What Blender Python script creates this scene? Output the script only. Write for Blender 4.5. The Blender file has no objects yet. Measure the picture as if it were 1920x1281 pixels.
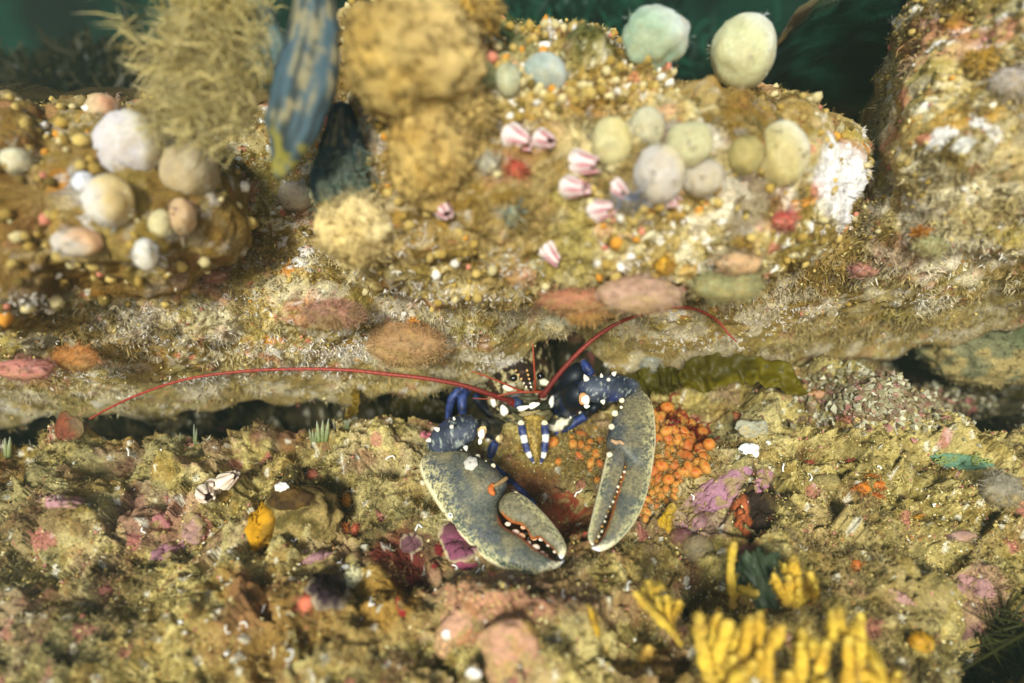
import bpy, math, random
import numpy as np
from mathutils import Vector
from mathutils.bvhtree import BVHTree
random.seed(7); RNG = np.random.default_rng(7)
SC = bpy.context.scene; COL = SC.collection
# ------------------------------------------------------------------ camera, light, exposure (1 unit = 10 cm)
SC.unit_settings.scale_length = 0.1
FPX = 960.0; PITCH = math.radians(28.0); CH = 3.045
cam_d = bpy.data.cameras.new('camera'); cam = bpy.data.objects.new('camera', cam_d); COL.objects.link(cam)
cam.location = (0, 0, CH); cam.rotation_euler = (math.pi/2 - PITCH, 0, 0)
cam_d.sensor_width = 36; cam_d.lens = 36*FPX/1920; cam_d.clip_start = 0.05; cam_d.clip_end = 400
cam_d.dof.use_dof = True; cam_d.dof.focus_distance = 4.1
cam_d.dof.aperture_fstop = (cam_d.lens/1000)/0.112; SC.camera = cam
SUN_EL, SUN_AZ = math.radians(32), math.radians(-14)     # from behind the camera, a little to its left
w = bpy.data.worlds.new('World'); SC.world = w; w.use_nodes = True
nt = w.node_tree; bg = nt.nodes['Background']; sky = nt.nodes.new('ShaderNodeTexSky'); sky.sky_type = 'NISHITA'
sky.sun_disc = False; sky.sun_elevation = SUN_EL; sky.sun_rotation = math.pi + SUN_AZ
nt.links.new(sky.outputs[0], bg.inputs[0]); bg.inputs[1].default_value = 0.12
sl = bpy.data.lights.new('sun', 'SUN'); sl.energy = 4.8; sl.angle = math.radians(15); sl.color = (0.98, 1.0, 0.89)
sun = bpy.data.objects.new('sun', sl); COL.objects.link(sun)
to_sun = Vector((math.sin(SUN_AZ)*math.cos(SUN_EL), -math.cos(SUN_AZ)*math.cos(SUN_EL), math.sin(SUN_EL)))
sun.rotation_euler = to_sun.to_track_quat('Z', 'Y').to_euler(); sun.location = to_sun*30
SC.view_settings.view_transform = 'Standard'; SC.view_settings.look = 'None'
SC.view_settings.exposure = 0.2; SC.view_settings.gamma = 1; SC.view_settings.use_curve_mapping = False
SC.render.engine = 'CYCLES'; SC.cycles.use_denoising = True

HAZE = 0.011
# ------------------------------------------------------------------ maths helpers
CAM = np.array([0, 0, CH]); FWD = np.array([0, math.cos(PITCH), -math.sin(PITCH)])
UP = np.array([0, math.sin(PITCH), math.cos(PITCH)]); RT = np.array([1.0, 0, 0])
def rays(px, py):
    px = np.asarray(px, float); py = np.asarray(py, float)
    return FWD + ((px-960)/FPX)[..., None]*RT - ((py-640.5)/FPX)[..., None]*UP
def at(px, py, d): return CAM + rays(px, py)*np.asarray(d, float)[..., None]
def topix(P):
    q = P-CAM; d = q@FWD
    return 960+FPX*(q@RT)/d, 640.5-FPX*(q@UP)/d, d
def unit(v): v = np.asarray(v, float); return v/(np.linalg.norm(v, axis=-1, keepdims=True)+1e-12)
def C(r, g, b): 
    c = np.array([r, g, b], float)/255
    return np.where(c < .04045, c/12.92, ((c+.055)/1.055)**2.4)
def sstep(a, b, x): t = np.clip((x-a)/(b-a), 0, 1); return t*t*(3-2*t)
def mix(a, b, t): t = np.asarray(t, float)[..., None]; return a*(1-t)+b*t
def hsh(i, j, k, s):
    i = i.astype(np.uint32); j = j.astype(np.uint32); k = k.astype(np.uint32)
    h = i*np.uint32(374761393)+j*np.uint32(668265263)+k*np.uint32(2147483647)+np.uint32((s*974634541) & 0xffffffff)
    h = (h ^ (h >> np.uint32(13)))*np.uint32(1274126177); h = (h ^ (h >> np.uint32(15)))*np.uint32(2246822519)
    return (h ^ (h >> np.uint32(16))).astype(np.float64)/4294967295.0
def vnoise(P, s=0):
    f = np.floor(P); q = P-f; q = q*q*q*(q*(q*6-15)+10); I = f.astype(np.int64); r = 0
    for a in (0, 1):
        wa = q[:, 0] if a else 1-q[:, 0]
        for b in (0, 1):
            wb = q[:, 1] if b else 1-q[:, 1]
            for c in (0, 1):
                wc = q[:, 2] if c else 1-q[:, 2]
                r = r+wa*wb*wc*hsh(I[:, 0]+a, I[:, 1]+b, I[:, 2]+c, s)
    return r
def fbm(P, scale, octv=4, s=0):
    r = 0; amp = .5; t = 0
    for o in range(octv): r = r+amp*vnoise(P*scale*2**o+17.3*o, s+o); t += amp; amp *= .5
    return r/t
def voro(P, scale, s=0):
    Q = P*scale; f = np.floor(Q).astype(np.int64); best = np.full(len(P), 9.0); cid = np.zeros(len(P))
    for a in (-1, 0, 1):
        for b in (-1, 0, 1):
            for c in (-1, 0, 1):
                I = f+np.array([a, b, c])
                o = np.stack([hsh(I[:, 0], I[:, 1], I[:, 2], s+k) for k in (1, 2, 3)], 1)
                d = ((I+o-Q)**2).sum(1); m = d < best
                best = np.where(m, d, best); cid = np.where(m, hsh(I[:, 0], I[:, 1], I[:, 2], s+9), cid)
    return np.sqrt(best), cid
def slabs(P, scale, s=0):
    Q = P*scale; f = np.floor(Q).astype(np.int64); best = np.full(len(P), 9.0); out = np.zeros(len(P))
    for a in (-1, 0, 1):
        for b in (-1, 0, 1):
            for c in (-1, 0, 1):
                I = f+np.array([a, b, c]); o = np.stack([hsh(I[:, 0], I[:, 1], I[:, 2], s+k) for k in (1, 2, 3)], 1); dv = I+o-Q; d = np.abs(dv*np.array([1, 1.2, 1])).sum(1); m = d < best
                sl_ = np.stack([hsh(I[:, 0], I[:, 1], I[:, 2], s+k) for k in (4, 5)], 1)-.5; hh = (hsh(I[:, 0], I[:, 1], I[:, 2], s+6)-.5)*.7+(dv[:, :2]*sl_).sum(1)*1.5
                best = np.where(m, d, best); out = np.where(m, hh, out)
    return out/scale
def lerp_curve(x, pts): p = np.array(pts, float); return np.interp(x, p[:, 0], p[:, 1])
def catmull(pts, n):
    p = np.asarray(pts, float); m = len(p); P = np.vstack([2*p[0]-p[1], p, 2*p[-1]-p[-2]])
    t = np.linspace(0, m-1-1e-9, n); i = t.astype(int); f = (t-i)[:, None]
    a, b, c, d = P[i], P[i+1], P[i+2], P[i+3]
    return .5*(2*b+(c-a)*f+(2*a-5*b+4*c-d)*f*f+(3*b-a-3*c+d)*f**3)

# ------------------------------------------------------------------ materials
def mat(name, rough=.8, spec=.25, bump=.3, nscale=60, var=.35, sss=0, trans=0, coat=0, alpha=1):
    m = bpy.data.materials.new(name); m.use_nodes = True; t = m.node_tree; N = t.nodes; L = t.links
    b = N['Principled BSDF']; b.inputs['Roughness'].default_value = rough; b.inputs['Specular IOR Level'].default_value = spec
    at_ = N.new('ShaderNodeAttribute'); at_.attribute_name = 'col'
    tc = N.new('ShaderNodeNewGeometry')
    no = N.new('ShaderNodeTexNoise'); no.inputs['Scale'].default_value = nscale; no.inputs['Detail'].default_value = 5; no.inputs['Roughness'].default_value = .65
    L.new(tc.outputs['Position'], no.inputs['Vector'])
    mr = N.new('ShaderNodeMapRange'); mr.inputs[1].default_value = .3; mr.inputs[2].default_value = .7
    mr.inputs[3].default_value = 1-var; mr.inputs[4].default_value = 1+var; L.new(no.outputs[0], mr.inputs[0])
    mx = N.new('ShaderNodeVectorMath'); mx.operation = 'SCALE'; L.new(at_.outputs['Color'], mx.inputs[0]); L.new(mr.outputs[0], mx.inputs['Scale'])
    L.new(mx.outputs[0], b.inputs['Base Color'])
    if bump:
        bp = N.new('ShaderNodeBump'); bp.inputs['Strength'].default_value = bump; bp.inputs['Distance'].default_value = .02
        L.new(no.outputs[0], bp.inputs['Height']); L.new(bp.outputs[0], b.inputs['Normal'])
    if sss:
        b.inputs['Subsurface Weight'].default_value = sss; b.inputs['Subsurface Radius'].default_value = (1, .8, .5); b.inputs['Subsurface Scale'].default_value = .12
    b.inputs['Transmission Weight'].default_value = trans
    if coat: b.inputs['Coat Weight'].default_value = coat; b.inputs['Coat Roughness'].default_value = .25
    if alpha < 1: b.inputs['Alpha'].default_value = alpha
    return m
M = dict(rock=mat('encrusted_rock', .9, .15, .8, 55, .5), turf=mat('turf', .9, .1, 0, 40, .25),
         grain=mat('grain', .5, .5, 0, 30, .2), soft=mat('soft_body', .5, .25, .2, 40, .16, sss=.8, alpha=.8),
         sponge=mat('sponge', .85, .15, .45, 70, .2, sss=.12), shell=mat('lobster_shell', .5, .3, .2, 60, .42, coat=.04),
         calc=mat('calcareous', .7, .3, .3, 60, .16), weed=mat('kelp', .5, .25, .1, 22, .3), eye=mat('eye', .08, .8, 0, 20, 0),
         crust=mat('crust', .75, .2, .5, 45, .3), jelly=mat('jelly', .55, .2, .2, 60, .25, sss=.3, alpha=.5), water=mat('water', 1, 0, 0, 1.2, .6))

# ------------------------------------------------------------------ object builders
ORG = {}
def mesh(name, V, F, col, m, origin=None, parent=None, label=None, cat=None, group=None, kind=None, smooth=True):
    V = np.asarray(V, float); F = np.asarray(F, np.int32)
    if parent is not None: origin = ORG[parent.name]
    elif origin is None: origin = V.mean(0)
    origin = np.asarray(origin, float)
    me = bpy.data.meshes.new(name); k = F.shape[1]
    me.vertices.add(len(V)); me.vertices.foreach_set('co', (V-origin).astype(np.float32).ravel())
    me.loops.add(F.size); me.loops.foreach_set('vertex_index', F.ravel())
    me.polygons.add(len(F)); me.polygons.foreach_set('loop_start', np.arange(0, F.size, k, dtype=np.int32))
    me.polygons.foreach_set('loop_total', np.full(len(F), k, np.int32))
    me.polygons.foreach_set('use_smooth', np.full(len(F), smooth))
    me.update(calc_edges=True)
    col = np.asarray(col, float)
    if col.ndim == 1: col = np.tile(col, (len(V), 1))
    ca = me.color_attributes.new('col', 'FLOAT_COLOR', 'POINT')
    ca.data.foreach_set('color', np.hstack([np.clip(col, 0, 1), np.ones((len(V), 1))]).astype(np.float32).ravel())
    me.materials.append(M[m]); o = bpy.data.objects.new(name, me); COL.objects.link(o)
    if parent is not None: o.parent = parent
    else: o.location = origin
    ORG[o.name] = origin; tag(o, label, cat, group, kind); return o
def tag(o, label=None, cat=None, group=None, kind=None):
    if label: o['label'] = label
    if cat: o['category'] = cat
    if group: o['group'] = group
    if kind: o['kind'] = kind
def thing(name, loc, label, cat, group=None):
    o = bpy.data.objects.new(name, None); o.empty_display_size = .1; o.location = loc; COL.objects.link(o)
    ORG[o.name] = np.asarray(loc, float); tag(o, label, cat, group); return o
def gridfaces(nu, nv, wrap=False):
    i = np.arange(nu if wrap else nu-1)[:, None]; j = np.arange(nv-1)[None]; i2 = (i+1) % nu
    return np.stack([i*nv+j+0*i, i2*nv+j, i2*nv+j+1, i*nv+j+1+0*i], -1).reshape(-1, 4)
def gnormals(G):
    du = np.gradient(G, axis=0); dv = np.gradient(G, axis=1)
    return unit(np.cross(du, dv))
def ico(sub):
    import bmesh
    b = bmesh.new(); bmesh.ops.create_icosphere(b, subdivisions=sub, radius=1)
    V = np.array([v.co for v in b.verts]); F = np.array([[v.index for v in f.verts] for f in b.faces]); b.free(); return V, F
ICO = {k: ico(k) for k in (1, 2, 3, 4, 5)}
def frame(n, up=(0, 0, 1)):
    n = unit(n); a = unit(np.cross(up, n)) if abs(np.dot(unit(up), n)) < .97 else unit(np.cross((1, 0, 0), n))
    return np.stack([a, np.cross(n, a), n])          # rows: x, y, z(normal)
def tube(pts, rad, n=40, m=12, flat=1.0, flatdir=None, wav=0):
    """loft a tapered tube along points; returns V, F, s (0..1 along) and a (angle)"""
    P = catmull(pts, n); r = np.interp(np.linspace(0, 1, n), np.linspace(0, 1, len(rad)), rad)
    T = unit(np.gradient(P, axis=0)); ref = np.asarray(flatdir if flatdir is not None else (0.31, -.2, .93), float)
    X = unit(np.cross(T, ref)); Y = np.cross(X, T)
    a = np.linspace(0, 2*math.pi, m, endpoint=False)
    V = P[:, None]+r[:, None, None]*(np.cos(a)[None, :, None]*X[:, None]+flat*np.sin(a)[None, :, None]*Y[:, None])
    V = V.transpose(1, 0, 2); F = gridfaces(m, n, True)     # index = ang*n + stn
    caps = np.vstack([P[0]-T[0]*r[0]*.6, P[-1]+T[-1]*r[-1]*.8]); nV = m*n
    idx = np.arange(m); nx = (idx+1) % m
    c0 = np.stack([idx*n, np.full(m, nV), nx*n, nx*n], 1); c1 = np.stack([nx*n+n-1, np.full(m, nV+1), idx*n+n-1, idx*n+n-1], 1)
    s = np.concatenate([np.tile(np.linspace(0, 1, n), m), [0, 1]]); ang = np.concatenate([np.repeat(a, n), [0, 0]])
    return np.vstack([V.reshape(-1, 3), caps]), F, np.vstack([c0, c1])[:, :3], s, ang
def join(parts):
    Vs, Fs, Cs = [], [], []; o = 0
    for V, F, c in parts:
        V = np.asarray(V); c = np.asarray(c, float)
        if F.shape[1] == 4: F = np.vstack([F[:, [0, 1, 2]], F[:, [0, 2, 3]]])
        Vs.append(V); Fs.append(F+o); Cs.append(np.tile(c, (len(V), 1)) if c.ndim == 1 else c); o += len(V)
    return np.vstack(Vs), np.vstack(Fs), np.vstack(Cs)
def tubemesh(pts, rad, n=40, m=12, flat=1.0, flatdir=None):
    V, F, cp, s, a = tube(pts, rad, n, m, flat, flatdir)
    return V, np.vstack([F[:, [0, 1, 2]], F[:, [0, 2, 3]], cp]), s, a

# ------------------------------------------------------------------ the rock setting
SL = math.tan(math.radians(10)); Y0 = 3.59
FN = unit([0, -SL, 1])
def floor_plane(px, py):
    r = rays(px, py); t = (CH+Y0*SL)/(SL*r[..., 1]-r[..., 2]); return CAM+r*t[..., None]
FB = [(1470,765,120,60,.34),(1650,850,190,90,.26),(1345,935,90,55,.12),(560,955,75,50,.30),(620,860,110,40,.12),(720,1120,55,90,.20),
      (700,1060,40,25,.10),(600,1180,90,90,.16),(875,1180,45,55,.24),(975,1215,60,70,.28),(430,1210,150,80,.18),(160,1000,130,60,.18),(120,1180,150,90,.15),
      (1410,985,45,55,.10),(1040,950,60,60,-.34),(1895,1235,75,70,-.75),(925,865,70,35,-.12),(650,985,40,30,-.16),(1225,1200,40,35,-.12),(790,1100,40,30,-.1),
      (1100,1150,60,50,.1),(1800,1000,60,40,.12),(1780,1040,50,22,-.14),(350,930,130,45,.12),(1400,850,40,40,.16),(1270,880,70,60,.05),(520,1245,25,70,-.12),(650,1130,60,30,-.08)]
def spaced(a, b, n, ext0, ext1, ne=14):
    l = a-np.geomspace(1, 1+ext0, ne)[1:][::-1]+1; r = b+np.geomspace(1, 1+ext1, ne)[1:]-1
    return np.concatenate([l, np.linspace(a, b, n), r])
fpx = spaced(-460, 2380, 840, 1500, 1500); fpy = np.concatenate([np.linspace(590, 690, 20, endpoint=False), np.linspace(690, 1310, 330), np.geomspace(1320, 2300, 16)])
PX, PY = np.meshgrid(fpx, fpy, indexing='ij'); G = floor_plane(PX, PY)
P = G.reshape(-1, 3); px = PX.ravel(); py = PY.ravel()
wob = (fbm(P, 1.6, 3, 5)-.5)
h = np.zeros(len(P))
for cx, cy, sx, sy, a in FB: h += a*np.exp(-(((px-cx)/sx)**2+((py-cy)/sy)**2)/1.2)
edgeL = lerp_curve(px, [(-2000,850),(0,842),(150,838),(400,832),(640,815),(800,800),(900,795),(1000,800),(1120,785),(1250,735),(1450,700),(1530,740),(1600,765),(1700,792),(1790,835),(1860,850),(1920,812),(2400,800)])+wob*34
dropd = lerp_curve(px, [(-500,1.2),(780,1.2),(950,.45),(1150,.4),(1300,.3),(1500,.35),(1700,.45),(2000,.55)])
h -= dropd*(1-sstep(-34, 4, py-edgeL))
calm = np.exp(-(((px-1000)/190)**2+((py-930)/140)**2))
damp = 1-.75*calm
f1, c1 = voro(P+.15*np.stack([fbm(P, 3, 2, 31), fbm(P, 3, 2, 41), 0*h], 1), 3.4, 3); f2, c2 = voro(P, 9, 13); f3, c3 = voro(P, 22, 23)
h += damp*(.40*wob+.24*(fbm(P, 4, 3, 11)-.5))+.13*damp*np.sqrt(np.clip(1-f1*f1, 0, 1))+.026*np.sqrt(np.clip(1-f2*f2*1.2, 0, 1))*sstep(.35, .6, fbm(P, 1.1, 2, 61))+.010*np.sqrt(np.clip(1-f3*f3*1.3, 0, 1))+.06*(fbm(P, 16, 3, 71)-.5)+.03*(fbm(P, 48, 2, 72)-.5)
# cracked rock facets in the lower middle
fac = np.exp(-(((px-640)/190)**2+((py-1190)/110)**2))
Pj = P*np.array([1, 1, 0])+.10*np.stack([fbm(P, 5, 3, 81), fbm(P, 5, 3, 82), 0*h], 1)
h += (slabs(Pj, 1.7, 5)*(.26+.36*fac)+slabs(Pj, 4.2, 15)*(.55+.2*fac)+slabs(Pj+.03*(fbm(P, 20, 2, 83)-.5)[:, None], 10, 25)*.22)*damp
P = P+FN*h[:, None]; G = P.reshape(G.shape)
FLOORP, FLOORN = G, gnormals(G); 
if FLOORN[300, 150, 2] < 0: FLOORN = -FLOORN
n1 = fbm(P, 2.2, 4, 101); n2 = fbm(P, 9, 3, 111); n3 = fbm(P, 30, 2, 121)
col = mix(C(144,125,64), C(190,169,102), sstep(.35, .65, n1)); col = mix(col, C(90,76,34), sstep(.52, .72, fbm(P, 5, 3, 131))*.75)
col = mix(col, C(192,174,116), sstep(.55, .75, n2)*.6); col = mix(col, C(216,198,130), sstep(.62, .78, n3)*.55); col = mix(col, C(96,80,34), (1-sstep(.28, .42, n3))*.6); col = mix(col, C(150,104,80), sstep(.6,.75,fbm(P, 3.1, 4, 141))*.4)
for sc_, th, cc, st in [(1.7,.55,C(128,120,86),.7),(2.4,.58,C(162,126,108),.55),(3.0,.58,C(84,64,30),.75),(2.0,.60,C(196,180,124),.6),(4.1,.62,C(120,66,54),.6),(3.6,.60,C(150,110,36),.5)]: col = mix(col, cc*(.75+.5*n2)[:, None], sstep(th, th+.05, fbm(P, sc_, 5, int(sc_*70)))*st*.75*(1-.65*sstep(1400, 1560, px)*sstep(720, 780, py)))
zone = lambda cx, cy, sx, sy, th=.5: sstep(th, th+.25, np.exp(-(((px-cx)/sx)**2+((py-cy)/sy)**2)/1.4)+(fbm(P, 5, 3, int(cx))-.5)*1.1)
for cx, cy, sx, sy, c, st in [(620,1190,210,100,C(140,104,44),.6),(740,1130,60,90,C(150,110,40),.75),(520,1240,150,60,C(146,112,56),.5),(1050,960,75,60,C(118,60,34),.85),
      (780,1080,110,40,C(88,40,34),.8),(760,1060,60,30,C(110,34,34),.6),(890,1130,120,50,C(160,120,92),.7),(960,1210,80,60,C(184,128,100),.8),(880,1180,50,60,C(186,136,104),.8),(600,960,80,45,C(66,54,20),.9),(560,920,60,25,C(54,38,12),.9),
      (320,1000,90,50,C(158,112,100),.6),(120,1010,90,50,C(110,82,52),.6),(1060,1150,140,60,C(150,110,86),.45),(1410,975,55,60,C(50,38,20),.9),(1890,1230,80,70,C(34,36,14),.95),
      (1290,1010,60,60,C(158,128,112),.6),(1330,1150,80,60,C(78,60,24),.8),(1850,1110,80,50,C(170,120,112),.5),(700,1000,40,80,C(80,62,28),.6),(1000,1000,110,50,C(92,66,34),.5),(500,1150,60,50,C(140,96,60),.5),(1250,1030,60,50,C(110,92,50),.6)]:
    col = mix(col, c*(.75+.5*n2)[:, None], zone(cx, cy, sx, sy)*st)
back = 1-sstep(-40, -4, py-edgeL); rk = 1-sstep(1100,1250,px)*(1-sstep(1640,1760,px)); col = mix(col, mix(C(44,38,24), C(84,74,48), sstep(.45,.62,n2)), back*(.35+.6*rk))  # recess floor: dark mud colour, deepened to stand in for the lip's shade
hol = np.exp(-(((px-1010)/90)**2+((py-940)/75)**2)); col = mix(col, mix(C(70,48,24), C(112,62,40), sstep(.45,.62,n1)), sstep(.25,.7,hol+.5*(n2-.5))*.85)  # brown algae tone, darkened to paint in the shade between the claws
sp = (c3 > .94) & (f3 < .55); col[sp] = mix(col[sp], C(222,214,190), .75*np.ones(sp.sum()))
sp = (c2 > .95) & (f2 < .5); col[sp] = mix(col[sp], C(176,96,96), .6*np.ones(sp.sum()))
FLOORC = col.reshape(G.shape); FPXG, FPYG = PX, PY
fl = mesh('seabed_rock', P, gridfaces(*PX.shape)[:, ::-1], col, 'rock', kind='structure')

def rbf(pts, q):
    p = np.array(pts, float); X = p[:, :2]/500; d = p[:, 2]
    k = lambda a, b: np.sqrt(((a[:, None]-b[None])**2).sum(-1)+.02)
    A = np.block([[k(X, X), np.ones((len(X), 1)), X], [np.ones((1, len(X))), np.zeros((1, 3))], [X.T, np.zeros((2, 3))]])
    s = np.linalg.solve(A+1e-9*np.eye(len(A)), np.concatenate([d, np.zeros(3)]))
    Q = q/500; out = np.zeros(len(Q))
    for i in range(0, len(Q), 40000):
        b = Q[i:i+40000]; out[i:i+40000] = k(b, X)@s[:len(X)]+s[len(X)]+b@s[len(X)+1:]
    return out
LIP = [(-1900,840),(-300,800),(0,790),(300,778),(600,752),(800,740),(880,722),(930,696),(985,674),(1005,640),(1060,618),(1092,640),(1112,672),(1150,694),(1300,692),(1400,690),(1500,688),(1650,668),(1800,640),(1920,612),(2300,560),(3800,500)]
TOP = [(-1900,230),(-300,190),(0,185),(250,170),(420,190),(700,200),(1550,215),(1610,230),(1650,120),(1700,20),(1760,-90),(1920,-200),(2100,-250),(3800,-500)]
CD = [(-1500,780,5.6),(-1500,500,3.6),(-1500,200,4.2),(-300,785,5.1),(-300,600,3.6),(-300,300,3.2),(0,775,5.1),(0,700,4.35),(0,620,3.75),(0,540,3.35),(0,400,3.2),(0,220,3.8),(300,765,5.05),(300,690,4.4),(300,600,3.8),(300,520,3.5),(300,350,3.6),(250,180,4.2),
      (600,745,5.0),(600,680,4.5),(600,600,4.0),(520,470,4.05),(520,250,4.4),(850,735,4.95),(850,660,4.5),(900,600,4.15),(900,400,4.3),(900,220,4.6),(980,680,4.85),(1050,625,4.75),(1200,690,4.95),(1200,620,4.5),(1200,550,4.1),(1200,350,4.3),(1200,220,4.8),
      (1450,690,5.1),(1450,610,4.55),(1450,540,4.2),(1520,450,4.0),(1560,330,4.4),(1590,250,4.9),(1650,665,5.2),(1700,590,4.6),(1700,500,3.95),(1700,400,3.6),(1680,250,3.75),(1700,100,3.7),(1800,0,3.3),(1920,610,4.9),(1920,520,4.0),(1920,400,3.35),(1920,200,3.1),(1920,0,2.95),(2050,-200,2.8),(2400,500,3.9),(2400,100,2.9),(3500,400,3.4),(3500,-300,2.6)]
cpx = spaced(-460, 2380, 740, 1400, 1400); cv = np.concatenate([np.linspace(-.5, 0, 26, endpoint=False), np.linspace(0, 1, 260), np.linspace(1, 1.4, 14)[1:]])
PX, VV = np.meshgrid(cpx, cv, indexing='ij'); px = PX.ravel(); v = VV.ravel(); vc = np.clip(v, 0, 1)
lp = lerp_curve(px, LIP)+6*np.sin(px*.05)+5*np.sin(px*.021+1); tp = lerp_curve(px, TOP); py = lp+(vc**.8)*(tp-lp); d = np.clip(rbf(CD, np.stack([px, py], 1)), 1.9, 7)
P = at(px, py, d)
s = np.clip(-v/.5, 0, 1); P += np.stack([0*s, 1.7*np.minimum(s*2, 1)+.4*np.clip(s*2-1, 0, 1), .12*np.minimum(s*2, 1)-3.0*np.clip(s*2-1, 0, 1)], 1)
s = np.clip((v-1)/.4, 0, 1); P += np.stack([0*s, 3.2*s, .25*s-1.2*s*s], 1)
G = P.reshape(PX.shape+(3,)); Nn = gnormals(G).reshape(-1, 3)
if Nn[len(Nn)//2]@FWD > 0: Nn = -Nn
def encrust(P, dens=1.0, sd=0):
    P = P+.05*np.stack([fbm(P, 9, 2, 1+sd), fbm(P, 9, 2, 2+sd), fbm(P, 9, 2, 3+sd)], 1)
    f1, c1 = voro(P+.2*np.stack([fbm(P, 3, 2, 31+sd), fbm(P, 3, 2, 41+sd), fbm(P, 3, 2, 51+sd)], 1), 3.2, 3+sd); f2, c2 = voro(P, 8.5, 13+sd); f3, c3 = voro(P, 21, 23+sd)
    k2 = np.sqrt(np.clip(1-f2*f2*1.3, 0, 1))*sstep(.32, .55, fbm(P, 1.7, 2, 61+sd)); k3 = np.sqrt(np.clip(1-f3*f3*1.4, 0, 1))
    h = .30*(fbm(P, 1.1, 3, 5+sd)-.5)+.15*(fbm(P, 4.2, 3, 11+sd)-.5)+.10*np.sqrt(np.clip(1-f1*f1*1.1, 0, 1))+.052*k2+.020*k3+.07*(fbm(P, 14, 3, 73+sd)-.5)+.03*(fbm(P, 40, 2, 71+sd)-.5)
    col = 0; n1 = fbm(P, 2.0, 4, 101+sd); n2 = fbm(P, 10, 3, 111+sd); n3 = fbm(P, 34, 2, 121+sd)
    col = mix(C(132,108,48), C(180,154,92), sstep(.35, .65, n1)); col = mix(col, C(100,76,28), sstep(.5, .72, fbm(P, 4, 3, 131+sd))*.7)
    col = mix(col, C(206,188,134), sstep(.5, .72, n2)*.7); col = mix(col, C(226,216,180), sstep(.62, .76, n3)*.65)
    for lo, hi, cc, st in [(0,.10,C(196,150,62),.6),(.10,.2,C(222,210,176),.7),(.2,.24,C(238,232,226),.85),(.24,.27,C(206,120,104),.6),(.27,.33,C(112,92,40),.7),(.33,.345,C(220,140,40),.8),(.4,.47,C(150,140,104),.6)]:
        m_ = (c2 >= lo) & (c2 < hi) & (f2 < .6); col[m_] = mix(col[m_], cc, st*np.ones(m_.sum()))
    for lo, hi, cc, st in [(0,.09,C(240,236,226),.8),(.09,.2,C(214,190,128),.6),(.2,.235,C(212,126,104),.6),(.3,.4,C(96,80,36),.55)]:
        m_ = (c3 >= lo) & (c3 < hi) & (f3 < .6); col[m_] = mix(col[m_], cc, st*np.ones(m_.sum()))
    for sc_, th, cc, st in [(1.5, .54, C(112,88,34), .75), (1.9, .58, C(204,184,128), .5), (2.6, .60, C(150,132,62), .7), (3.1, .64, C(196,132,104), .5), (2.2, .65, C(226,216,196), .55), (1.3, .55, C(128,96,36), .6), (3.4, .60, C(96,72,28), .7)]:
        col = mix(col, cc*(.8+.4*n2)[:, None], sstep(th, th+.06, fbm(P, sc_, 4, int(sc_*100)+sd))*st)
    return h, col
h, col = encrust(P, 1, 0); dn = .35+.65*sstep(4.9, 3.6, d)
h = (h-.09)*np.clip(dn, .3, 1); P = P+Nn*h[:, None]
under = 1-sstep(0, .16, v); col = mix(col, C(152,134,82), under*.5); col = mix(col, C(224,214,188), sstep(.52,.62,fbm(P, 5, 4, 67))*sstep(.35,.05,np.abs(v-.15))*.4)
col = mix(col, mix(C(12,34,26), C(24,70,48), sstep(.45,.6,fbm(P, 3, 3, 66))), sstep(.93, 1.0, v)*sstep(1450, 1560, px)*(1-sstep(1720,1800,px))); col = mix(col, C(96,70,22), sstep(.5,.8,np.exp(-(((px-470)/110)**2+((py-470)/70)**2)))*.6)  # weed green darkened with painted deep shade; brown shadow painted between the boulders
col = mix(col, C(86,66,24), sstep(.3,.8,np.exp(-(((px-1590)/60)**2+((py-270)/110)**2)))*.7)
col = mix(col, C(54,46,24), sstep(330, 240, px)*sstep(270, 215, py)*.9)  # brown shadow painted onto the upper left of the overhang
G = P.reshape(PX.shape+(3,)); CEILP, CEILN, CEILC, CPXG, CVG = G, gnormals(G), col.reshape(G.shape), PX, VV
if CEILN[300, 150]@FWD > 0: CEILN = -CEILN
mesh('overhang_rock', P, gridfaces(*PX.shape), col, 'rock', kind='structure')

def rockblob(name, sil, dmid, dep, seed, nth=300, nph=150, sq=.62, kind='structure', amp=1.0):
    s_ = np.array(sil, float); c = s_.mean(0); q = s_-c; th0 = np.arctan2(q[:, 1], q[:, 0]); o = np.argsort(th0)
    th = np.linspace(-math.pi, math.pi, nth, endpoint=False); R = np.interp(th, th0[o], np.hypot(*q[o].T), period=2*math.pi)
    for _ in range(3): R = (np.roll(R, 1)+2*R+np.roll(R, -1))/4
    ph = np.linspace(.02, math.pi*.98, nph); sr = np.sin(ph)**sq; sr[ph > math.pi/2] = np.sin(ph[ph > math.pi/2])**.5; sr[0] = 0;  dz = -np.cos(ph); dz = np.sign(dz)*np.abs(dz)**1.0
    TH, SR = np.meshgrid(th, sr, indexing='ij'); DZ = np.tile(dz, (nth, 1)); RR = R[:, None]*SR
    X = c[0]+RR*np.cos(TH); Yp = c[1]+RR*np.sin(TH); D = dmid+dep*np.where(DZ < 0, DZ, DZ*1.6)
    k = np.where(DZ > 0, D/dmid, 1); P = at(c[0]+(X-c[0])/k, c[1]+(Yp-c[1])/k, D); N_ = gnormals(P); P = P.reshape(-1, 3); N_ = N_.reshape(-1, 3)
    if (N_*(P-P.mean(0))).sum() < 0: N_ = -N_
    h, col = encrust(P, 1, seed); P = P+N_*((h-.09)*amp)[:, None]
    return P, gridfaces(nth, nph, True), col, P.reshape(nth, nph, 3), N_.reshape(nth, nph, 3), X, Yp
SILC = [(640,30),(760,10),(880,10),(960,45),(1060,40),(1140,70),(1190,120),(1300,165),(1440,165),(1550,215),(1618,285),(1580,370),(1510,470),(1430,520),(1250,552),(1000,560),(850,545),(700,520),(610,440),(600,320),(620,150)]
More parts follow.
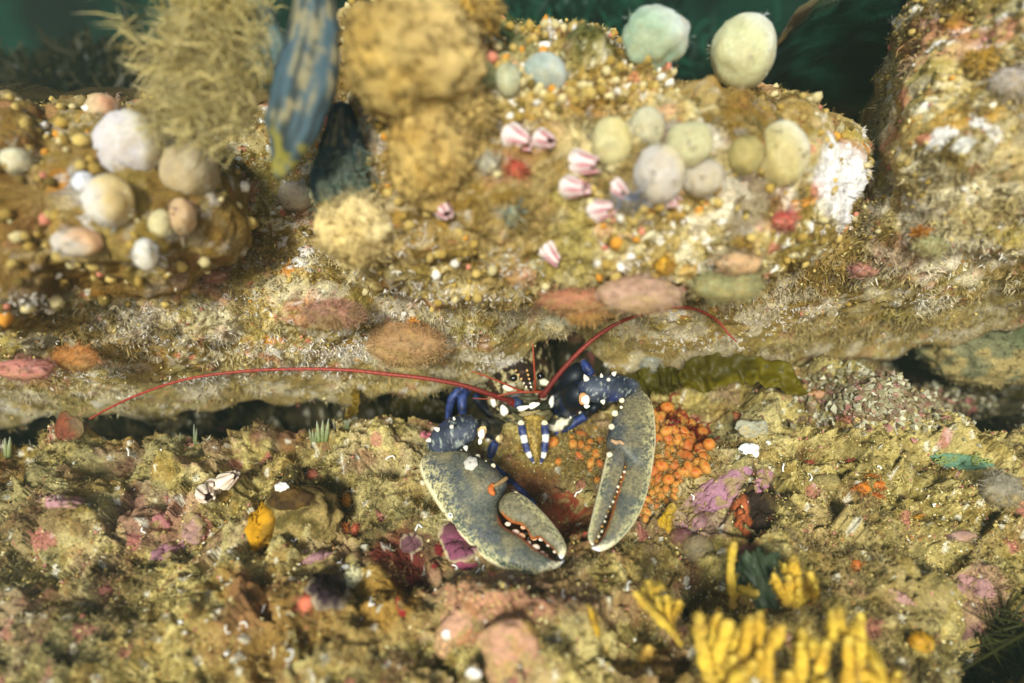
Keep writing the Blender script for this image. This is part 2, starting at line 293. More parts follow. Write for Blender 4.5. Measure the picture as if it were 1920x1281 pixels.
BP, BF, bc, BG, BN, bX, bY = rockblob('b', SILC, 3.9, .85, 300, 460, 230)
wz = sstep(.45,.75,np.exp(-(((bX-1555)/70)**2+((bY-335)/95)**2))+.5*(fbm(BP, 8, 3, 9).reshape(bX.shape)-.5)).ravel(); bc = mix(bc, C(236,232,232)*np.ones(3), wz*.8)
wz = (sstep(150, 60, bY)*sstep(880, 940, bX)*sstep(.35,.5,fbm(BP, 4, 3, 19).reshape(bX.shape))).ravel(); bc = mix(bc, C(30,66,34), wz*.85)
wz = sstep(.4,.8,np.exp(-(((bX-1100)/150)**2+((bY-180)/70)**2))).ravel(); bc = mix(bc, C(176,130,48), wz*.4)
mesh('hanging_boulder', BP, BF, bc, 'rock', kind='structure')
SILL = [(-420,260),(-100,225),(80,235),(230,215),(380,255),(450,330),(440,430),(330,505),(120,520),(-200,560),(-450,500)]
LP, LF, lc, LG, LN, lX, lY = rockblob('l', SILL, 3.6, .55, 500, 260, 130)
lc = mix(lc, C(104,74,28), .5*np.ones(len(lc)))
mesh('hanging_boulder', LP, LF, lc, 'rock', kind='structure')
# deep green water / weed wall far behind
bx, bz = np.meshgrid(np.linspace(-70, 70, 90), np.linspace(-20, 50, 50), indexing='ij'); by = 40-.003*bx*bx+1.2*np.sin(bx*.5+bz*.2)
Wp = np.stack([bx, by, bz], -1).reshape(-1, 3); wn = fbm(Wp*np.array([1, 1, .5]), .4, 4, 77)
mesh('water', Wp, gridfaces(90, 50), mix(C(0,9,7), C(1,44,31), sstep(.42, .68, wn)), 'water', kind='structure')

def bvh(G, st, wrap=False):
    g = G[::st, ::st]; nu, nv = g.shape[:2]; return BVHTree.FromPolygons(g.reshape(-1, 3).tolist(), gridfaces(nu, nv, wrap).tolist())
BV = {'f': bvh(FLOORP, 2), 'c': bvh(CEILP, 2), 'b': bvh(BG, 2, True), 'l': bvh(LG, 2, True)}
def hit(x, y, keys='fcbl'):
    r = rays(x, y); dv = Vector(r); best = None
    for k in keys:
        q = BV[k].ray_cast(Vector(CAM), dv)
        if q[0] is not None and (best is None or q[3] < best[2]):
            n = np.array(q[1]); n = n if n@r < 0 else -n; best = (np.array(q[0]), n, q[3])
    if best is None: p = at(x, y, 4.2); return p, unit(-r)
    return best[0], best[1]
def dep(p): return float((p-CAM)@FWD)

# ------------------------------------------------------------------ stuff: turf, grains, white tufts
def blades(Pts, Nrm, Col, nb, size, wid, tipc, jit=.6, droop=.0):
    n = len(Pts); B = n*nb; P0 = np.repeat(Pts, nb, 0); N_ = np.repeat(Nrm, nb, 0); c = np.repeat(Col, nb, 0); s = np.repeat(size, nb)*RNG.uniform(.5, 1.2, B)
    rnd = RNG.normal(size=(B, 3)); D = unit(N_+jit*unit(rnd)); P0 = P0+unit(RNG.normal(size=(B, 3)))*(s*.35)[:, None]-N_*(s*.12)[:, None]
    W = unit(np.cross(D, RNG.normal(size=(B, 3)))); D2 = unit(D+.6*RNG.normal(size=(B, 3)))
    wv = (s*wid)[:, None]*W; m1 = P0+D*(s*.55)[:, None]; t1 = m1+D2*(s*.5)[:, None]-np.array([0, 0, droop])*s[:, None]
    V = np.stack([P0-wv, P0+wv, m1-wv*.8, m1+wv*.8, t1], 1).reshape(-1, 3); b = np.arange(B)[:, None]*5
    F = np.concatenate([b+np.array([0, 1, 3]), b+np.array([0, 3, 2]), b+np.array([2, 3, 4])])
    c0 = c*RNG.uniform(.6, 1.1, (B, 1)); ct = c0*(1-tipc[1])+tipc[0]*tipc[1]
    K = np.stack([c0*.8, c0*.8, c0, c0, ct], 1).reshape(-1, 3); return V, F, K
def pick(G, N_, Cc, wgt, n):
    wv = wgt.ravel(); i = RNG.choice(wv.size, n, p=wv/wv.sum()); return G.reshape(-1, 3)[i], N_.reshape(-1, 3)[i], Cc.reshape(-1, 3)[i]
inF = ((FPXG > -330) & (FPXG < 2250) & (FPYG > 700) & (FPYG < 1320)).astype(float)
wF = inF*sstep(.47, .60, fbm(FLOORP.reshape(-1, 3), 2.6, 3, 201)).reshape(inF.shape)
for cx, cy, sx, sy in [(600,1190,150,80),(720,1140,60,80),(950,1190,90,70),(1340,930,60,40),(1410,975,50,50),(1050,960,60,45)]:
    wF *= 1-.85*np.exp(-(((FPXG-cx)/sx)**2+((FPYG-cy)/sy)**2))
clear = np.exp(-(((FPXG-985)/80)**2+((FPYG-960)/110)**2))
p_, n_, c_ = pick(FLOORP, FLOORN, FLOORC, wF*(1-.6*clear)+1e-9, 19000)
V, F, K = blades(p_, n_, np.clip(c_*.95+.02, 0, 1), 6, RNG.uniform(.018, .055, len(p_)), .075, (C(200,180,104), .5), .9)
mesh('algal_turf', V, F, K, 'turf', kind='stuff')
inC = ((CPXG > -330) & (CPXG < 2250) & (CVG > -.01) & (CVG < 1)).astype(float)
p_, n_, c_ = pick(CEILP, CEILN, CEILC, inC*sstep(.4, .6, fbm(CEILP.reshape(-1, 3), 2.2, 3, 211)).reshape(inC.shape)*(1.6-1.2*np.clip(CVG, 0, 1)), 12000)
V, F, K = blades(p_, n_, np.clip(c_, 0, 1), 6, RNG.uniform(.03, .07, len(p_)), .08, (C(210,192,130), .5), .8, .25)
mesh('algal_turf', V, F, K, 'turf', kind='stuff')
front = (unit(BP-CAM)*BN.reshape(-1, 3)).sum(1).reshape(bX.shape) < .1
p_, n_, c_ = pick(BG, BN, bc.reshape(BG.shape), front.astype(float), 3000)
V, F, K = blades(p_, n_, c_, 5, RNG.uniform(.03, .07, len(p_)), .1, (C(214,196,134), .5), .9, .2)
mesh('algal_turf', V, F, K, 'turf', kind='stuff')
# sand and shell grains
gv = np.array([[1, 0, 0], [-1, 0, 0], [0, 1, 0], [0, -1, 0], [0, 0, .7], [0, 0, -.7]]); gf = np.array([[0,2,4],[2,1,4],[1,3,4],[3,0,4],[2,0,5],[1,2,5],[3,1,5],[0,3,5]])
def grains(p, n, smin, smax, pal):
    k = len(p); s = smin*(smax/smin)**RNG.random(k); A = unit(RNG.normal(size=(k, 3))); B = unit(np.cross(A, RNG.normal(size=(k, 3)))); Cx = np.cross(A, B)
    R = np.stack([A, B*RNG.uniform(.5, 1, (k, 1)), Cx*RNG.uniform(.4, 1, (k, 1))], 1); V = (gv[None]@R)*s[:, None, None]+(p+n*(s*.4)[:, None])[:, None]
    ci = RNG.choice(len(pal), k, p=np.array([q[1] for q in pal])/sum(q[1] for q in pal)); c = np.array([q[0] for q in pal])[ci]*RNG.uniform(.7, 1.1, (k, 1))
    return V.reshape(-1, 3), (gf[None]+6*np.arange(k)[:, None, None]).reshape(-1, 3), np.repeat(c, 6, 0)
PAL = [(C(204,180,104), 5), (C(220,206,150), 2), (C(150,128,62), 5), (C(232,226,206), .25), (C(176,122,60), 1.2), (C(196,120,110), .6), (C(104,88,44), 2.5)]
p_, n_, c_ = pick(FLOORP, FLOORN, FLOORC, inF*(.15+sstep(.4, .65, fbm(FLOORP.reshape(-1, 3), 2.5, 3, 221)).reshape(inF.shape))*(1-.6*clear)*(1+2.0*np.exp(-(((FPXG-1650)/250)**2+((FPYG-950)/150)**2)))+1e-9, 20000)
V, F, K = grains(p_, n_, .005, .017, PAL); mesh('sand_grains', V, F, K, 'grain', kind='stuff', smooth=False)
p_, n_, c_ = pick(CEILP, CEILN, CEILC, inC, 12000); V, F, K = grains(p_, n_, .005, .02, PAL); mesh('shell_grains', V, F, K, 'grain', kind='stuff', smooth=False)
# knobbly growth: small rounded nodules on the hanging rocks
iv, if_ = ICO[1]
def nodules(p, n, smin, smax, pal):
    k = len(p); s = smin*(smax/smin)**RNG.random(k); R = np.array([frame(q, RNG.normal(size=3)) for q in n]); st = np.stack([RNG.uniform(.7, 1.1, k), RNG.uniform(.7, 1.1, k), RNG.uniform(.6, 1.3, k)], 1)
    V = ((iv[None]*(1+.13*RNG.normal(size=(k, len(iv), 1)))*st[:, None])@R)*s[:, None, None]+(p+n*(s*.4)[:, None])[:, None]
    ci = RNG.choice(len(pal), k, p=np.array([q[1] for q in pal])/sum(q[1] for q in pal)); c = np.array([q[0] for q in pal])[ci]*RNG.uniform(.75, 1.1, (k, 1))
    return V.reshape(-1, 3), (if_[None]+len(iv)*np.arange(k)[:, None, None]).reshape(-1, 3), np.repeat(c, len(iv), 0)
NP_ = [(C(190,162,92), 6), (C(166,136,66), 5), (C(208,190,138), 3.5), (C(232,222,206), 1.2), (C(206,130,104), .7), (C(208,142,52), .8), (C(110,92,44), 1.5)]
p_, n_, c_ = pick(BG, BN, bc.reshape(BG.shape), front*(sstep(.50, .58, fbm(BP, 3.0, 3, 231))+.02).reshape(bX.shape), 1000); V, F, K = nodules(p_, n_, .014, .046, NP_)
mesh('knobbly_growth', V, F, K, 'sponge', kind='stuff')
p_, n_, c_ = pick(CEILP, CEILN, CEILC, inC*sstep(.1, .6, CVG)*(sstep(.52, .60, fbm(CEILP.reshape(-1, 3), 2.6, 3, 241))+.02).reshape(inC.shape), 900); V, F, K = nodules(p_, n_, .01, .03, NP_)
mesh('knobbly_growth', V, F, K, 'sponge', kind='stuff')
p_, n_, c_ = pick(LG, LN, lc.reshape(LG.shape), ((unit(LP-CAM)*LN.reshape(-1, 3)).sum(1) < .1).reshape(lX.shape).astype(float), 240); V, F, K = nodules(p_, n_, .016, .05, NP_)
mesh('knobbly_growth', V, F, K, 'sponge', kind='stuff')
# white bryozoan tufts along the lip
cl = [(650,660,70,14,150),(940,678,45,12,120),(720,640,90,14,70),(560,690,80,12,90),(300,640,120,20,50),(480,650,60,14,60),(380,710,60,8,40),(860,640,50,12,50),(1480,590,80,30,60),(1740,560,50,20,40),(1300,640,100,18,50),(170,700,100,16,40),(1130,685,60,6,30),(1560,410,30,30,20),(780,540,60,20,30),(1830,470,60,40,30),(700,600,80,20,50),(250,590,110,26,50),(60,570,60,20,40),(960,500,50,30,30),(870,560,70,20,50),(420,560,70,20,40),(1160,480,80,40,40),(760,450,60,40,25)]
pp, nn = [], []
for cx, cy, sx, sy, k in cl:
    for _ in range(int(k*1.7)):
        q, n = hit(random.gauss(cx, sx*.6), random.gauss(cy, sy*.6), 'cbl'); pp.append(q); nn.append(n)
V, F, K = blades(np.array(pp), np.array(nn), np.tile(C(226,216,200), (len(pp), 1)), 6, RNG.uniform(.018, .045, len(pp)), .12, (C(250,248,246), .5), .9)
mesh('white_bryozoan', V, F, np.clip(K*1.05, 0, .95), 'turf', kind='stuff')

# ------------------------------------------------------------------ THE LOBSTER
LO = floor_plane(np.array(985.), np.array(830.))
lob = thing('lobster', LO, 'large dark blue lobster with cream speckled claws and long red antennae under the overhang', 'lobster')
VIEW = unit(CAM-at(1000, 900, 4.5))
def shell_noise(V, sc=16, s=0): return fbm(V, sc, 3, 400+s), fbm(V, sc*4, 2, 410+s)
class Plane:
    def __init__(self, x, y, up, wfloor=.45, tilt=(0, 0, 0)):
        q, _ = hit(x, y, 'f'); self.n = unit(wfloor*FN+(1-wfloor)*VIEW+np.array(tilt)); self.o = q+FN*up
    def __call__(self, x, y, off=0):
        r = rays(x, y); t = ((self.o-CAM)@self.n)/(r@self.n); return CAM+r*t[..., None]+self.n*off
def loft(pl, st, tmax, n=210, m=112, tk=.6, e=.8):
    a = np.array(st, float); c = catmull(a, n); Lp = pl(c[:, 0], c[:, 1]); Rp = pl(c[:, 2], c[:, 3]); mid = (Lp+Rp)/2; hv = (Rp-Lp)/2; hw = np.linalg.norm(hv, axis=1)
    th = np.minimum(tmax*(1-np.exp(-tk*hw/tmax*1.6)), hw*1.0)
    al = np.linspace(0, 2*math.pi, m, endpoint=False); cs = np.sign(np.cos(al))*np.abs(np.cos(al))**e; sn = np.sign(np.sin(al))*np.abs(np.sin(al))**e
    V = mid[None]+cs[:, None, None]*hv[None]+sn[:, None, None]*th[None, :, None]*pl.n
    F = gridfaces(m, n, True); k = m*n; idx = np.arange(m); nx = (idx+1) % m
    F = np.vstack([F[:, [0, 1, 2]], F[:, [0, 2, 3]], np.stack([idx*n, np.full(m, k), nx*n], 1), np.stack([nx*n+n-1, np.full(m, k+1), idx*n+n-1], 1)])
    V = np.vstack([V.reshape(-1, 3), mid[0], mid[-1]])
    u = np.concatenate([np.repeat(cs, n), [0, 0]]); s = np.concatenate([np.tile(np.linspace(0, 1, n), m), [0, 1]]); top = np.concatenate([np.repeat(sn, n), [0, 0]])
    return V, F, u, s, top
def clawcol(V, u, s, outer, finger, seed, tint=0):
    n1 = fbm(V, 5, 3, 400+seed); n2 = fbm(V, 26, 3, 410+seed); n3 = fbm(V, 62, 3, 420+seed); uo = u*outer
    c = mix(C(84,86,76), C(124,114,84), sstep(.35, .62, n1)); c = mix(c, C(54,64,86), sstep(.50, .70, fbm(V, 4, 3, 430+seed))*.5); c = mix(c, C(76,104,92), sstep(.3, .85, uo)*sstep(.3, .6, s)*.65)
    c = mix(c, C(40,46,50), sstep(.50, .62, n3)*.45)
    sp = .65*fbm(V, 85, 3, 425+seed)+.35*n2; ed = sstep(-.1, .95, uo); thr = .60-.13*ed-.02*s; c = mix(c, C(150,142,100)*(1-ed[:, None]*0)+(C(206,194,140)-C(150,142,100))*ed[:, None], sstep(thr-.03, thr+.05, sp)*(.30+.55*ed))
    e = uo+.10*(n2-.5); c = mix(c, C(232,220,176), sstep(.82, .90, e)*sstep(.02, .10, s)); c = mix(c, C(196,104,40), sstep(.82, .97, -uo+.16*(n2-.5))*sstep(finger, finger+.08, s)*.85)
    c = mix(c, C(228,214,176), sstep(.82, .93, s+.05*uo+.12*(n3-.5))*.85); return mix(c, C(244,240,244), sstep(.92, .96, s))
def ball(x, y, pl, r, name, parent, c, off=0, st=(1, 1, 1), lbl=None, m='shell', sub=2):
    p = pl(np.array(float(x)), np.array(float(y)), off); R = frame(unit(VIEW))
    V, F = ICO[sub]; return mesh(name, (V*np.array(st)*r)@R+p, F, c, m, parent=parent, label=lbl)
CREAM = C(226,214,180)
# --- left (crusher) claw
pA = Plane(1045, 1060, .17, .5, (-.12, 0, 0))
stA = [(810,848,834,846),(795,860,860,848),(789,880,893,857),(797,905,924,877),(810,930,950,903),(822,950,944,923),(836,970,934,946),(852,992,936,968),(872,1014,945,988),(897,1039,965,1000),(927,1060,985,1013),(960,1073,1001,1028),(994,1079,1018,1038),(1028,1075,1038,1050),(1048,1064,1054,1052),(1057,1052,1058,1049)]
V, F, u, s, t = loft(pA, stA, .2); cA = mesh('claw', V, F, clawcol(V, u, s, -1, .45, 1), 'shell', parent=lob, label='broad crusher claw with open toothed fingers')
stB = [(936,946,950,927),(936,957,967,924),(943,967,988,934),(958,979,1009,952),(976,984,1024,967),(988,994,1036,981),(996,1010,1046,994),(1010,1007,1055,1008),(1023,1018,1061,1022),(1036,1028,1062,1032),(1045,1039,1059,1042),(1050,1047,1053,1049)]
pA2 = Plane(1045, 1060, .20, .5, (-.12, 0, 0))
V, F, u, s, t = loft(pA2, stB, .15, 150, 80); mesh('movable_finger', V, F, clawcol(V, u, s, 1, .12, 2)*np.where(s < .8, .95, 1)[:, None]**1.0, 'shell', parent=cA)
for x, y, r in [(847,847,.018),(864,847,.021),(873,852,.012),(881,855,.015),(897,859,.023),(912,868,.012),(926,876,.021)]: ball(x, y, pA, r, 'tubercle', cA, CREAM, .03)
ball(968, 928, pA2, .022, 'tubercle', cA, C(240,216,170), .02)
for pts, r in [([(930,918),(926,927),(931,936)], [.02,.032,.02]), ([(930,922),(942,915),(955,906)], [.015,.022,.018])]:
    P3 = [pA(np.array(float(a)), np.array(float(b)), .125) for a, b in pts]; V, F, s, a = tubemesh(P3, [q*.85 for q in r], 16, 10); mesh('finger_hinge', V, F, C(190,100,40) if r[0] > .016 else C(128,100,60), 'shell', parent=cA)
for x, y, r in [(952,982,.022),(966,998,.03),(977,1005,.03),(990,1018,.022),(1004,1026,.03),(1016,1036,.016),(1024,1042,.014),(961,976,.02),(981,988,.02),(1001,1008,.024),(1014,1011,.016),(1028,1022,.014),(1040,1034,.014)]:
    ball(x, y, pA, r*.8, 'claw_tooth', cA, C(226,176,134) if (x % 2) else C(224,206,184), -.01, st=(1.35, 1, .8))
# --- right (cutter) claw
pB = Plane(1112, 1035, .17, .5, (.1, 0, 0))
stC = [(1178,738,1200,731),(1168,749,1216,750),(1160,767,1224,772),(1149,785,1227,800),(1142,808,1228,830),(1138,832,1225,858),(1152,850,1222,880),(1169,866,1218,900),(1166,890,1212,927),(1158,917,1203,954),(1150,949,1189,981),(1139,985,1169,1006),(1127,1012,1149,1024),(1116,1024,1128,1034),(1109,1027,1114,1031)]
V, F, u, s, t = loft(pB, stC, .19); cB = mesh('claw', V, F, clawcol(V, u, s, 1, .5, 3), 'shell', parent=lob, label='slender cutter claw with closed white tipped fingers')
pB2 = Plane(1112, 1035, .19, .5, (.1, 0, 0))
stD = [(1141,847,1162,846),(1136,859,1171,857),(1129,888,1167,886),(1122,918,1157,913),(1115,945,1146,946),(1108,975,1132,978),(1103,1000,1120,1003),(1105,1016,1114,1018),(1110,1022,1112,1023)]
V, F, u, s, t = loft(pB2, stD, .15, 150, 80); mesh('movable_finger', V, F, clawcol(V, u, s, -1, .9, 4), 'shell', parent=cB)
for x, y, r in [(1171,746,.02),(1162,757,.024),(1161,770,.014),(1149,781,.028),(1143,806,.026),(1139,858,.024),(1168,846,.02)]: ball(x, y, pB, r, 'tubercle', cB, CREAM if x != 1168 else C(206,112,40), .06)
V, F, s, a = tubemesh([pB(np.array(float(a)), np.array(float(b)), .14) for a, b in [(1138,839),(1146,843),(1154,842),(1160,846)]], [.012,.018,.014,.012], 18, 10); mesh('finger_hinge', V, F, C(176,140,104), 'shell', parent=cB)
for i in range(16):
    f = i/15; x = 1168-52*f**1.1; y = 880+138*f; ball(x+random.uniform(-2, 2), y, pB, random.uniform(.006, .013), 'claw_tooth', cB, C(240,228,196) if i % 3 else C(190,140,60), .05, sub=1)
# --- wrists and arms
def seg(name, pts, rads, cfun, parent=lob, n=70, m=40, flat=.9, lbl=None):
    """pts: (px, py, depth); rads in photo pixels"""
    P3 = [at(a, b, d) for a, b, d in pts]; r = [q*p[2]/FPX for q, p in zip(rads, pts)]
    V, F, s, a = tubemesh(P3, r, n, m, flat, VIEW); return mesh(name, V, F, cfun(V, s) if callable(cfun) else cfun, 'shell', parent=parent, label=lbl)
def bluecol(k=1., sd=0):
    def f(V, s):
        n1 = fbm(V, 8, 3, 440+sd); n3 = fbm(V, 34, 3, 445+sd); c = mix(C(34,40,54), C(62,68,82), sstep(.35, .65, n1)); c = mix(c, C(32,46,112), sstep(.5, .7, fbm(V, 6, 2, 450+sd))*.55)
        c = mix(c, C(150,156,146), sstep(.58, .68, .6*n3+.4*fbm(V, 70, 2, 460+sd))*.8); c = mix(c, C(96,90,58), sstep(.78, .97, s)*.7); return c*k
    return f
dA = dep(pA(np.array(830.), np.array(848.))); dB = dep(pB(np.array(1190.), np.array(738.)))
wA = seg('wrist_segment', [(893,798,dA+.02),(880,801,dA-.02),(855,812,dA-.04),(832,828,dA-.03),(818,840,dA-.01),(812,848,dA)], [12,26,32,29,21,14], bluecol(1, 1))
wB = seg('wrist_segment', [(1089,724,dB-.02),(1102,728,dB-.05),(1130,730,dB-.06),(1160,727,dB-.05),(1183,726,dB-.02),(1196,733,dB)], [12,23,27,25,17,11], bluecol(1, 2))
def spine(x, y, dx, dy, d, r, parent, c=C(230,222,202)):
    P3 = [at(x, y, d), at(x+dx*.5, y+dy*.5, d-.01), at(x+dx, y+dy, d-.015)]; V, F, s, a = tubemesh(P3, [r*d/FPX, r*.75*d/FPX, .4*d/FPX], 12, 10); mesh('spine', V, F, c, 'shell', parent=parent)
for a in [(822,806,-9,-4,dA-.12,5),(847,800,0,-2,dA-.2,4.5),(806,825,-8,2,dA-.08,5),(852,786,-2,-4,dA-.12,3),(873,838,2,8,dA-.12,5)]: spine(*a, wA)
for a in [(1150,702,6,-5,dB-.14,5),(1141,712,1,-1,dB-.2,4),(1128,706,-1,-6,dB-.16,3.5),(1130,752,2,7,dB-.14,5),(1100,712,-5,-10,dB-.1,6)]: spine(*a, wB)
def plate(x, y, d, rx, ry, c, name='white_plate', parent=None, rot=0, th=.35, m='shell', pert=.12):
    V, F = ICO[2]; V = V.copy(); V[:, :2] *= 1+pert*np.sin(3*np.arctan2(V[:, 1], V[:, 0])+x)[:, None]; V = V*np.array([rx, ry, th*min(rx, ry)])*d/FPX
    a = math.radians(rot); R2 = np.array([[math.cos(a), math.sin(a), 0], [-math.sin(a), math.cos(a), 0], [0, 0, 1]]); V = V@R2
    R = np.stack([RT, UP, -FWD]); return mesh(name, V@R+at(x, y, d), F, c, m, parent=parent or lob)
WH = C(236,230,216)
plate(904,811,dA-.16,8.5,14,C(214,178,120),parent=wA,rot=-8); plate(903,814,dA-.19,6.5,10,WH,parent=wA,rot=-8); plate(900,828,dA-.17,4,6,WH,parent=wA)
plate(1095,748,dB-.16,11,12,C(206,150,96),parent=wB); plate(1098,750,dB-.19,8.5,9.5,WH,parent=wB); plate(1100,762,dB-.17,6,4,WH,parent=wB)
dk = lambda V, s: mix(C(10,16,26), C(20,44,86), sstep(.5, .75, fbm(V, 6, 3, 470))*.8)
seg('arm_segment', [(905,800,dA+.05),(925,806,4.7),(950,812,4.78),(975,806,4.9)], [15,22,22,16], lambda V, s: mix(dk(V, s), C(120,112,84), sstep(.56, .7, fbm(V, 14, 3, 480))*.6))
seg('arm_segment', [(1092,728,dB+.06),(1078,745,dB+.1),(1058,765,4.85),(1030,785,4.95)], [22,26,24,16], lambda V, s: mix(dk(V, s), C(34,92,150), sstep(.6, .7, fbm(V, 5, 3, 481))*.9))
seg('arm_segment', [(1092,690,dB+.25),(1070,715,dB+.3),(1045,750,5.1),(1030,780,5.1)], [16,24,26,18], dk)
seg('arm_segment', [(1075,786,4.72),(1055,794,4.7),(1030,800,4.75)], [7,12,12], lambda V, s: mix(C(60,62,50), C(216,206,180), sstep(.52, .62, fbm(V, 14, 2, 483))))
for x, y, r in [(1082,766,3),(1087,773,3),(1076,778,2.2),(1070,783,2.2),(915,825,4)]: plate(x, y, 4.6, r, r, WH)
# --- body
H = at(974, 742, 4.98); ax = unit(np.array([.03, 1, .10])); X = unit(np.cross(ax, [0, 0, 1])); Z = np.cross(X, ax)
ss = np.array([-.30,-.27,-.2,-.1,0,.15,.35,.6,1.0,1.5,2.0]); rx = np.array([.06,.20,.275,.32,.34,.355,.36,.36,.36,.35,.30]); rz = np.array([.05,.16,.24,.30,.345,.385,.41,.42,.42,.40,.30]); zo = np.array([-.02,-.02,0,.01,.02,.03,.03,.03,.02,0,-.05])
nS, nA = 160, 130; tS = np.linspace(0, 1, nS)**1.15*2.3-.3; tS = np.clip(tS, -.3, 2); al = np.linspace(0, 2*math.pi, nA, endpoint=False)
ip = lambda a: np.interp(tS, ss, a)
Vb = H+ax*tS[None, :, None]+X*(np.cos(al)[:, None]*ip(rx)[None])[..., None]+Z*(np.sin(al)[:, None]*ip(rz)[None]+ip(zo)[None])[..., None]
Vb = Vb.reshape(-1, 3); fb = gridfaces(nA, nS, True); q, n2 = shell_noise(Vb, 9, 9)
streak = fbm(Vb@np.stack([X*3, ax*.8, Z*3]).T, 11, 3, 490)
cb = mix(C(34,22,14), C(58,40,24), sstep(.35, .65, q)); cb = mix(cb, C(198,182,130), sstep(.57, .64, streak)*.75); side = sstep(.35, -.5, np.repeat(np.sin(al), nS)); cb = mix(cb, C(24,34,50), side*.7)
cb = mix(cb, C(150,136,92), np.tile(sstep(.1, -.25, tS), nA)*sstep(.4,.6,n2)*.8*sstep(.2,-.3,np.repeat(np.sin(al), nS)))
car = mesh('carapace', Vb, fb, cb, 'shell', parent=lob)
BV['k'] = BVHTree.FromPolygons(Vb.tolist(), fb.tolist())
def onk(x, y, off=0):
    p, n = hit(x, y, 'k'); return dep(p)-off
def ft(name, pts, rads, c, n=40, m=14, flat=1., parent=lob, lbl=None): return seg(name, pts, rads, c, parent, n, m, flat, lbl)
dR = onk(978, 695)
ros = ft('rostrum', [(974,684,dR+.08),(980,702,dR-.06),(988,718,dR-.22),(995,734,dR-.36)], [12,10,6,1.5], lambda V, s: mix(C(48,34,30), C(92,70,66), sstep(.45,.65,fbm(V,20,2,500))), parent=lob, flat=.6)
for i, f in enumerate((.1,.28,.46,.64,.8)):
    for sg in (-1, 1):
        x = 976+19*f+sg*(11-8.5*f); y = 690+44*f; d = dR-.02-.36*f; spine(x, y, sg*1.5, 2.5, d, 2.0, ros, C(244,190,120) if f < .5 else C(250,236,214))
d1 = onk(963, 709, .05); d2 = onk(1013, 706, .05)
for x, y, d in ((963,709,d1),(1013,705,d2)):
    V, F = ICO[3]; e = mesh('eye', V*np.array([1.1,1,1])*7.2*d/FPX@np.stack([RT, UP, -FWD])+at(x, y, d-.02), F, C(10,8,10), 'eye', parent=lob)
    sg = -1 if x < 980 else 1
    V, F, s, a = tubemesh([at(x+9*math.cos(q), y+9*math.sin(q), d-.02) for q in np.linspace(-1.2 if sg < 0 else 1.9, 1.9 if sg < 0 else 4.4, 9)], [.003,.006,.008,.006,.003], 24, 8); mesh('eye_socket', V, F, C(180,164,116), 'shell', parent=lob)
plate(955,726,onk(955,726,.05),13,8,C(226,216,188),'cheek_plate',rot=8); plate(1020,717,onk(1020,717,.05),12,7,C(222,214,186),'cheek_plate',rot=-12)
plate(975,722,onk(975,724,.03),9,13,C(122,108,72),'cheek_plate'); plate(1004,722,onk(1004,724,.03),8,11,C(112,98,66),'cheek_plate')
for x, y, rx_, ry_, r in [(945,770,8,11,15),(925,754,5.5,10,15),(1034,754,5,12,-10),(1040,732,2.5,11,5)]: plate(x, y, onk(x, y, .06) if x != 925 else 4.75, rx_, ry_, WH, 'cheek_plate', rot=r)
plate(981,765,4.44,13,5,WH,'mouth_plate',rot=10,pert=.2); plate(1001,760,4.44,11,6,WH,'mouth_plate',rot=20,pert=.2)
for pts, rr, cc in [([(990,742,4.66),(992,752,4.62)],[10,7],C(96,92,66)),([(965,752,4.68),(973,757,4.62)],[9,10],C(44,58,92)),([(1012,742,4.66),(1020,741,4.6)],[8,9.5],C(206,196,172)),([(950,780,4.7),(966,781,4.62),(985,777,4.56),(1000,775,4.55)],[2.5,4,4,3],C(150,132,90)),
                    ([(1000,772,4.6),(1015,776,4.62),(1030,772,4.7)],[5,6,4],C(126,116,80)),([(985,778,4.6),(1005,782,4.58),(1024,783,4.62)],[3,4,3],C(150,112,66)),([(960,788,4.66),(980,776,4.58),(996,772,4.6)],[2.5,3.5,2],C(164,148,104)),([(955,762,4.75),(990,766,4.70),(1025,762,4.75)],[10,13,10],C(52,52,36)),([(940,772,4.85),(955,786,4.78),(975,795,4.75)],[8,9,8],C(60,60,40)),([(962,776,4.6),(975,786,4.52),(986,792,4.5)],[3.5,5,4],C(96,90,58)),([(1034,776,4.6),(1024,786,4.52),(1016,792,4.5)],[3.5,5,4],C(96,90,58)),([(972,770,4.55),(990,774,4.5),(1012,770,4.52)],[2,3,2],C(150,132,88)),([(975,745,4.55),(990,748,4.5),(1008,746,4.52)],[4,5,4],C(70,66,44))]:
    ft('mouthpart', pts, rr, cc, 16, 12)
ft('antenna_base', [(1012,744,4.66),(1019,740,4.58)], [8,7.5], C(96,30,22)); ft('antenna_base', [(965,757,4.64),(955,752,4.6)], [7,7], C(110,30,22))
red = lambda V, s: mix(C(98,28,22), C(152,56,42), sstep(0, .4, s)*(.75+.25*np.sin(s*420)))
ft('antenna', [(1019,740,4.56),(1046,704,4.5),(1080,666,4.44),(1115,634,4.4),*[(x, y, min(4.36, dep(hit(x, y, 'fcbl')[0])-.09)) for x, y in ((1160,605),(1215,586),(1265,576),(1310,582),(1345,602),(1366,626),(1381,641))]], [5.6,5,4.4,4,3.6,3.3,3,2.7,2.4,1.9,1.1], red, 220, 12)
ft('antenna', [(956,752,4.6),(915,738,4.5),(865,722,4.44),(800,710,4.4),(730,702,4.38),(650,694,4.36),(560,692,4.34),(460,696,4.32),(350,711,4.3),(260,740,4.32),(200,768,4.36),(168,786,4.4)], [5.6,5,4.4,4,3.6,3.3,3,2.8,2.6,2.4,2,1.4], red, 260, 12)
org = lambda V, s: mix(C(150,56,28), C(160,70,42), s)
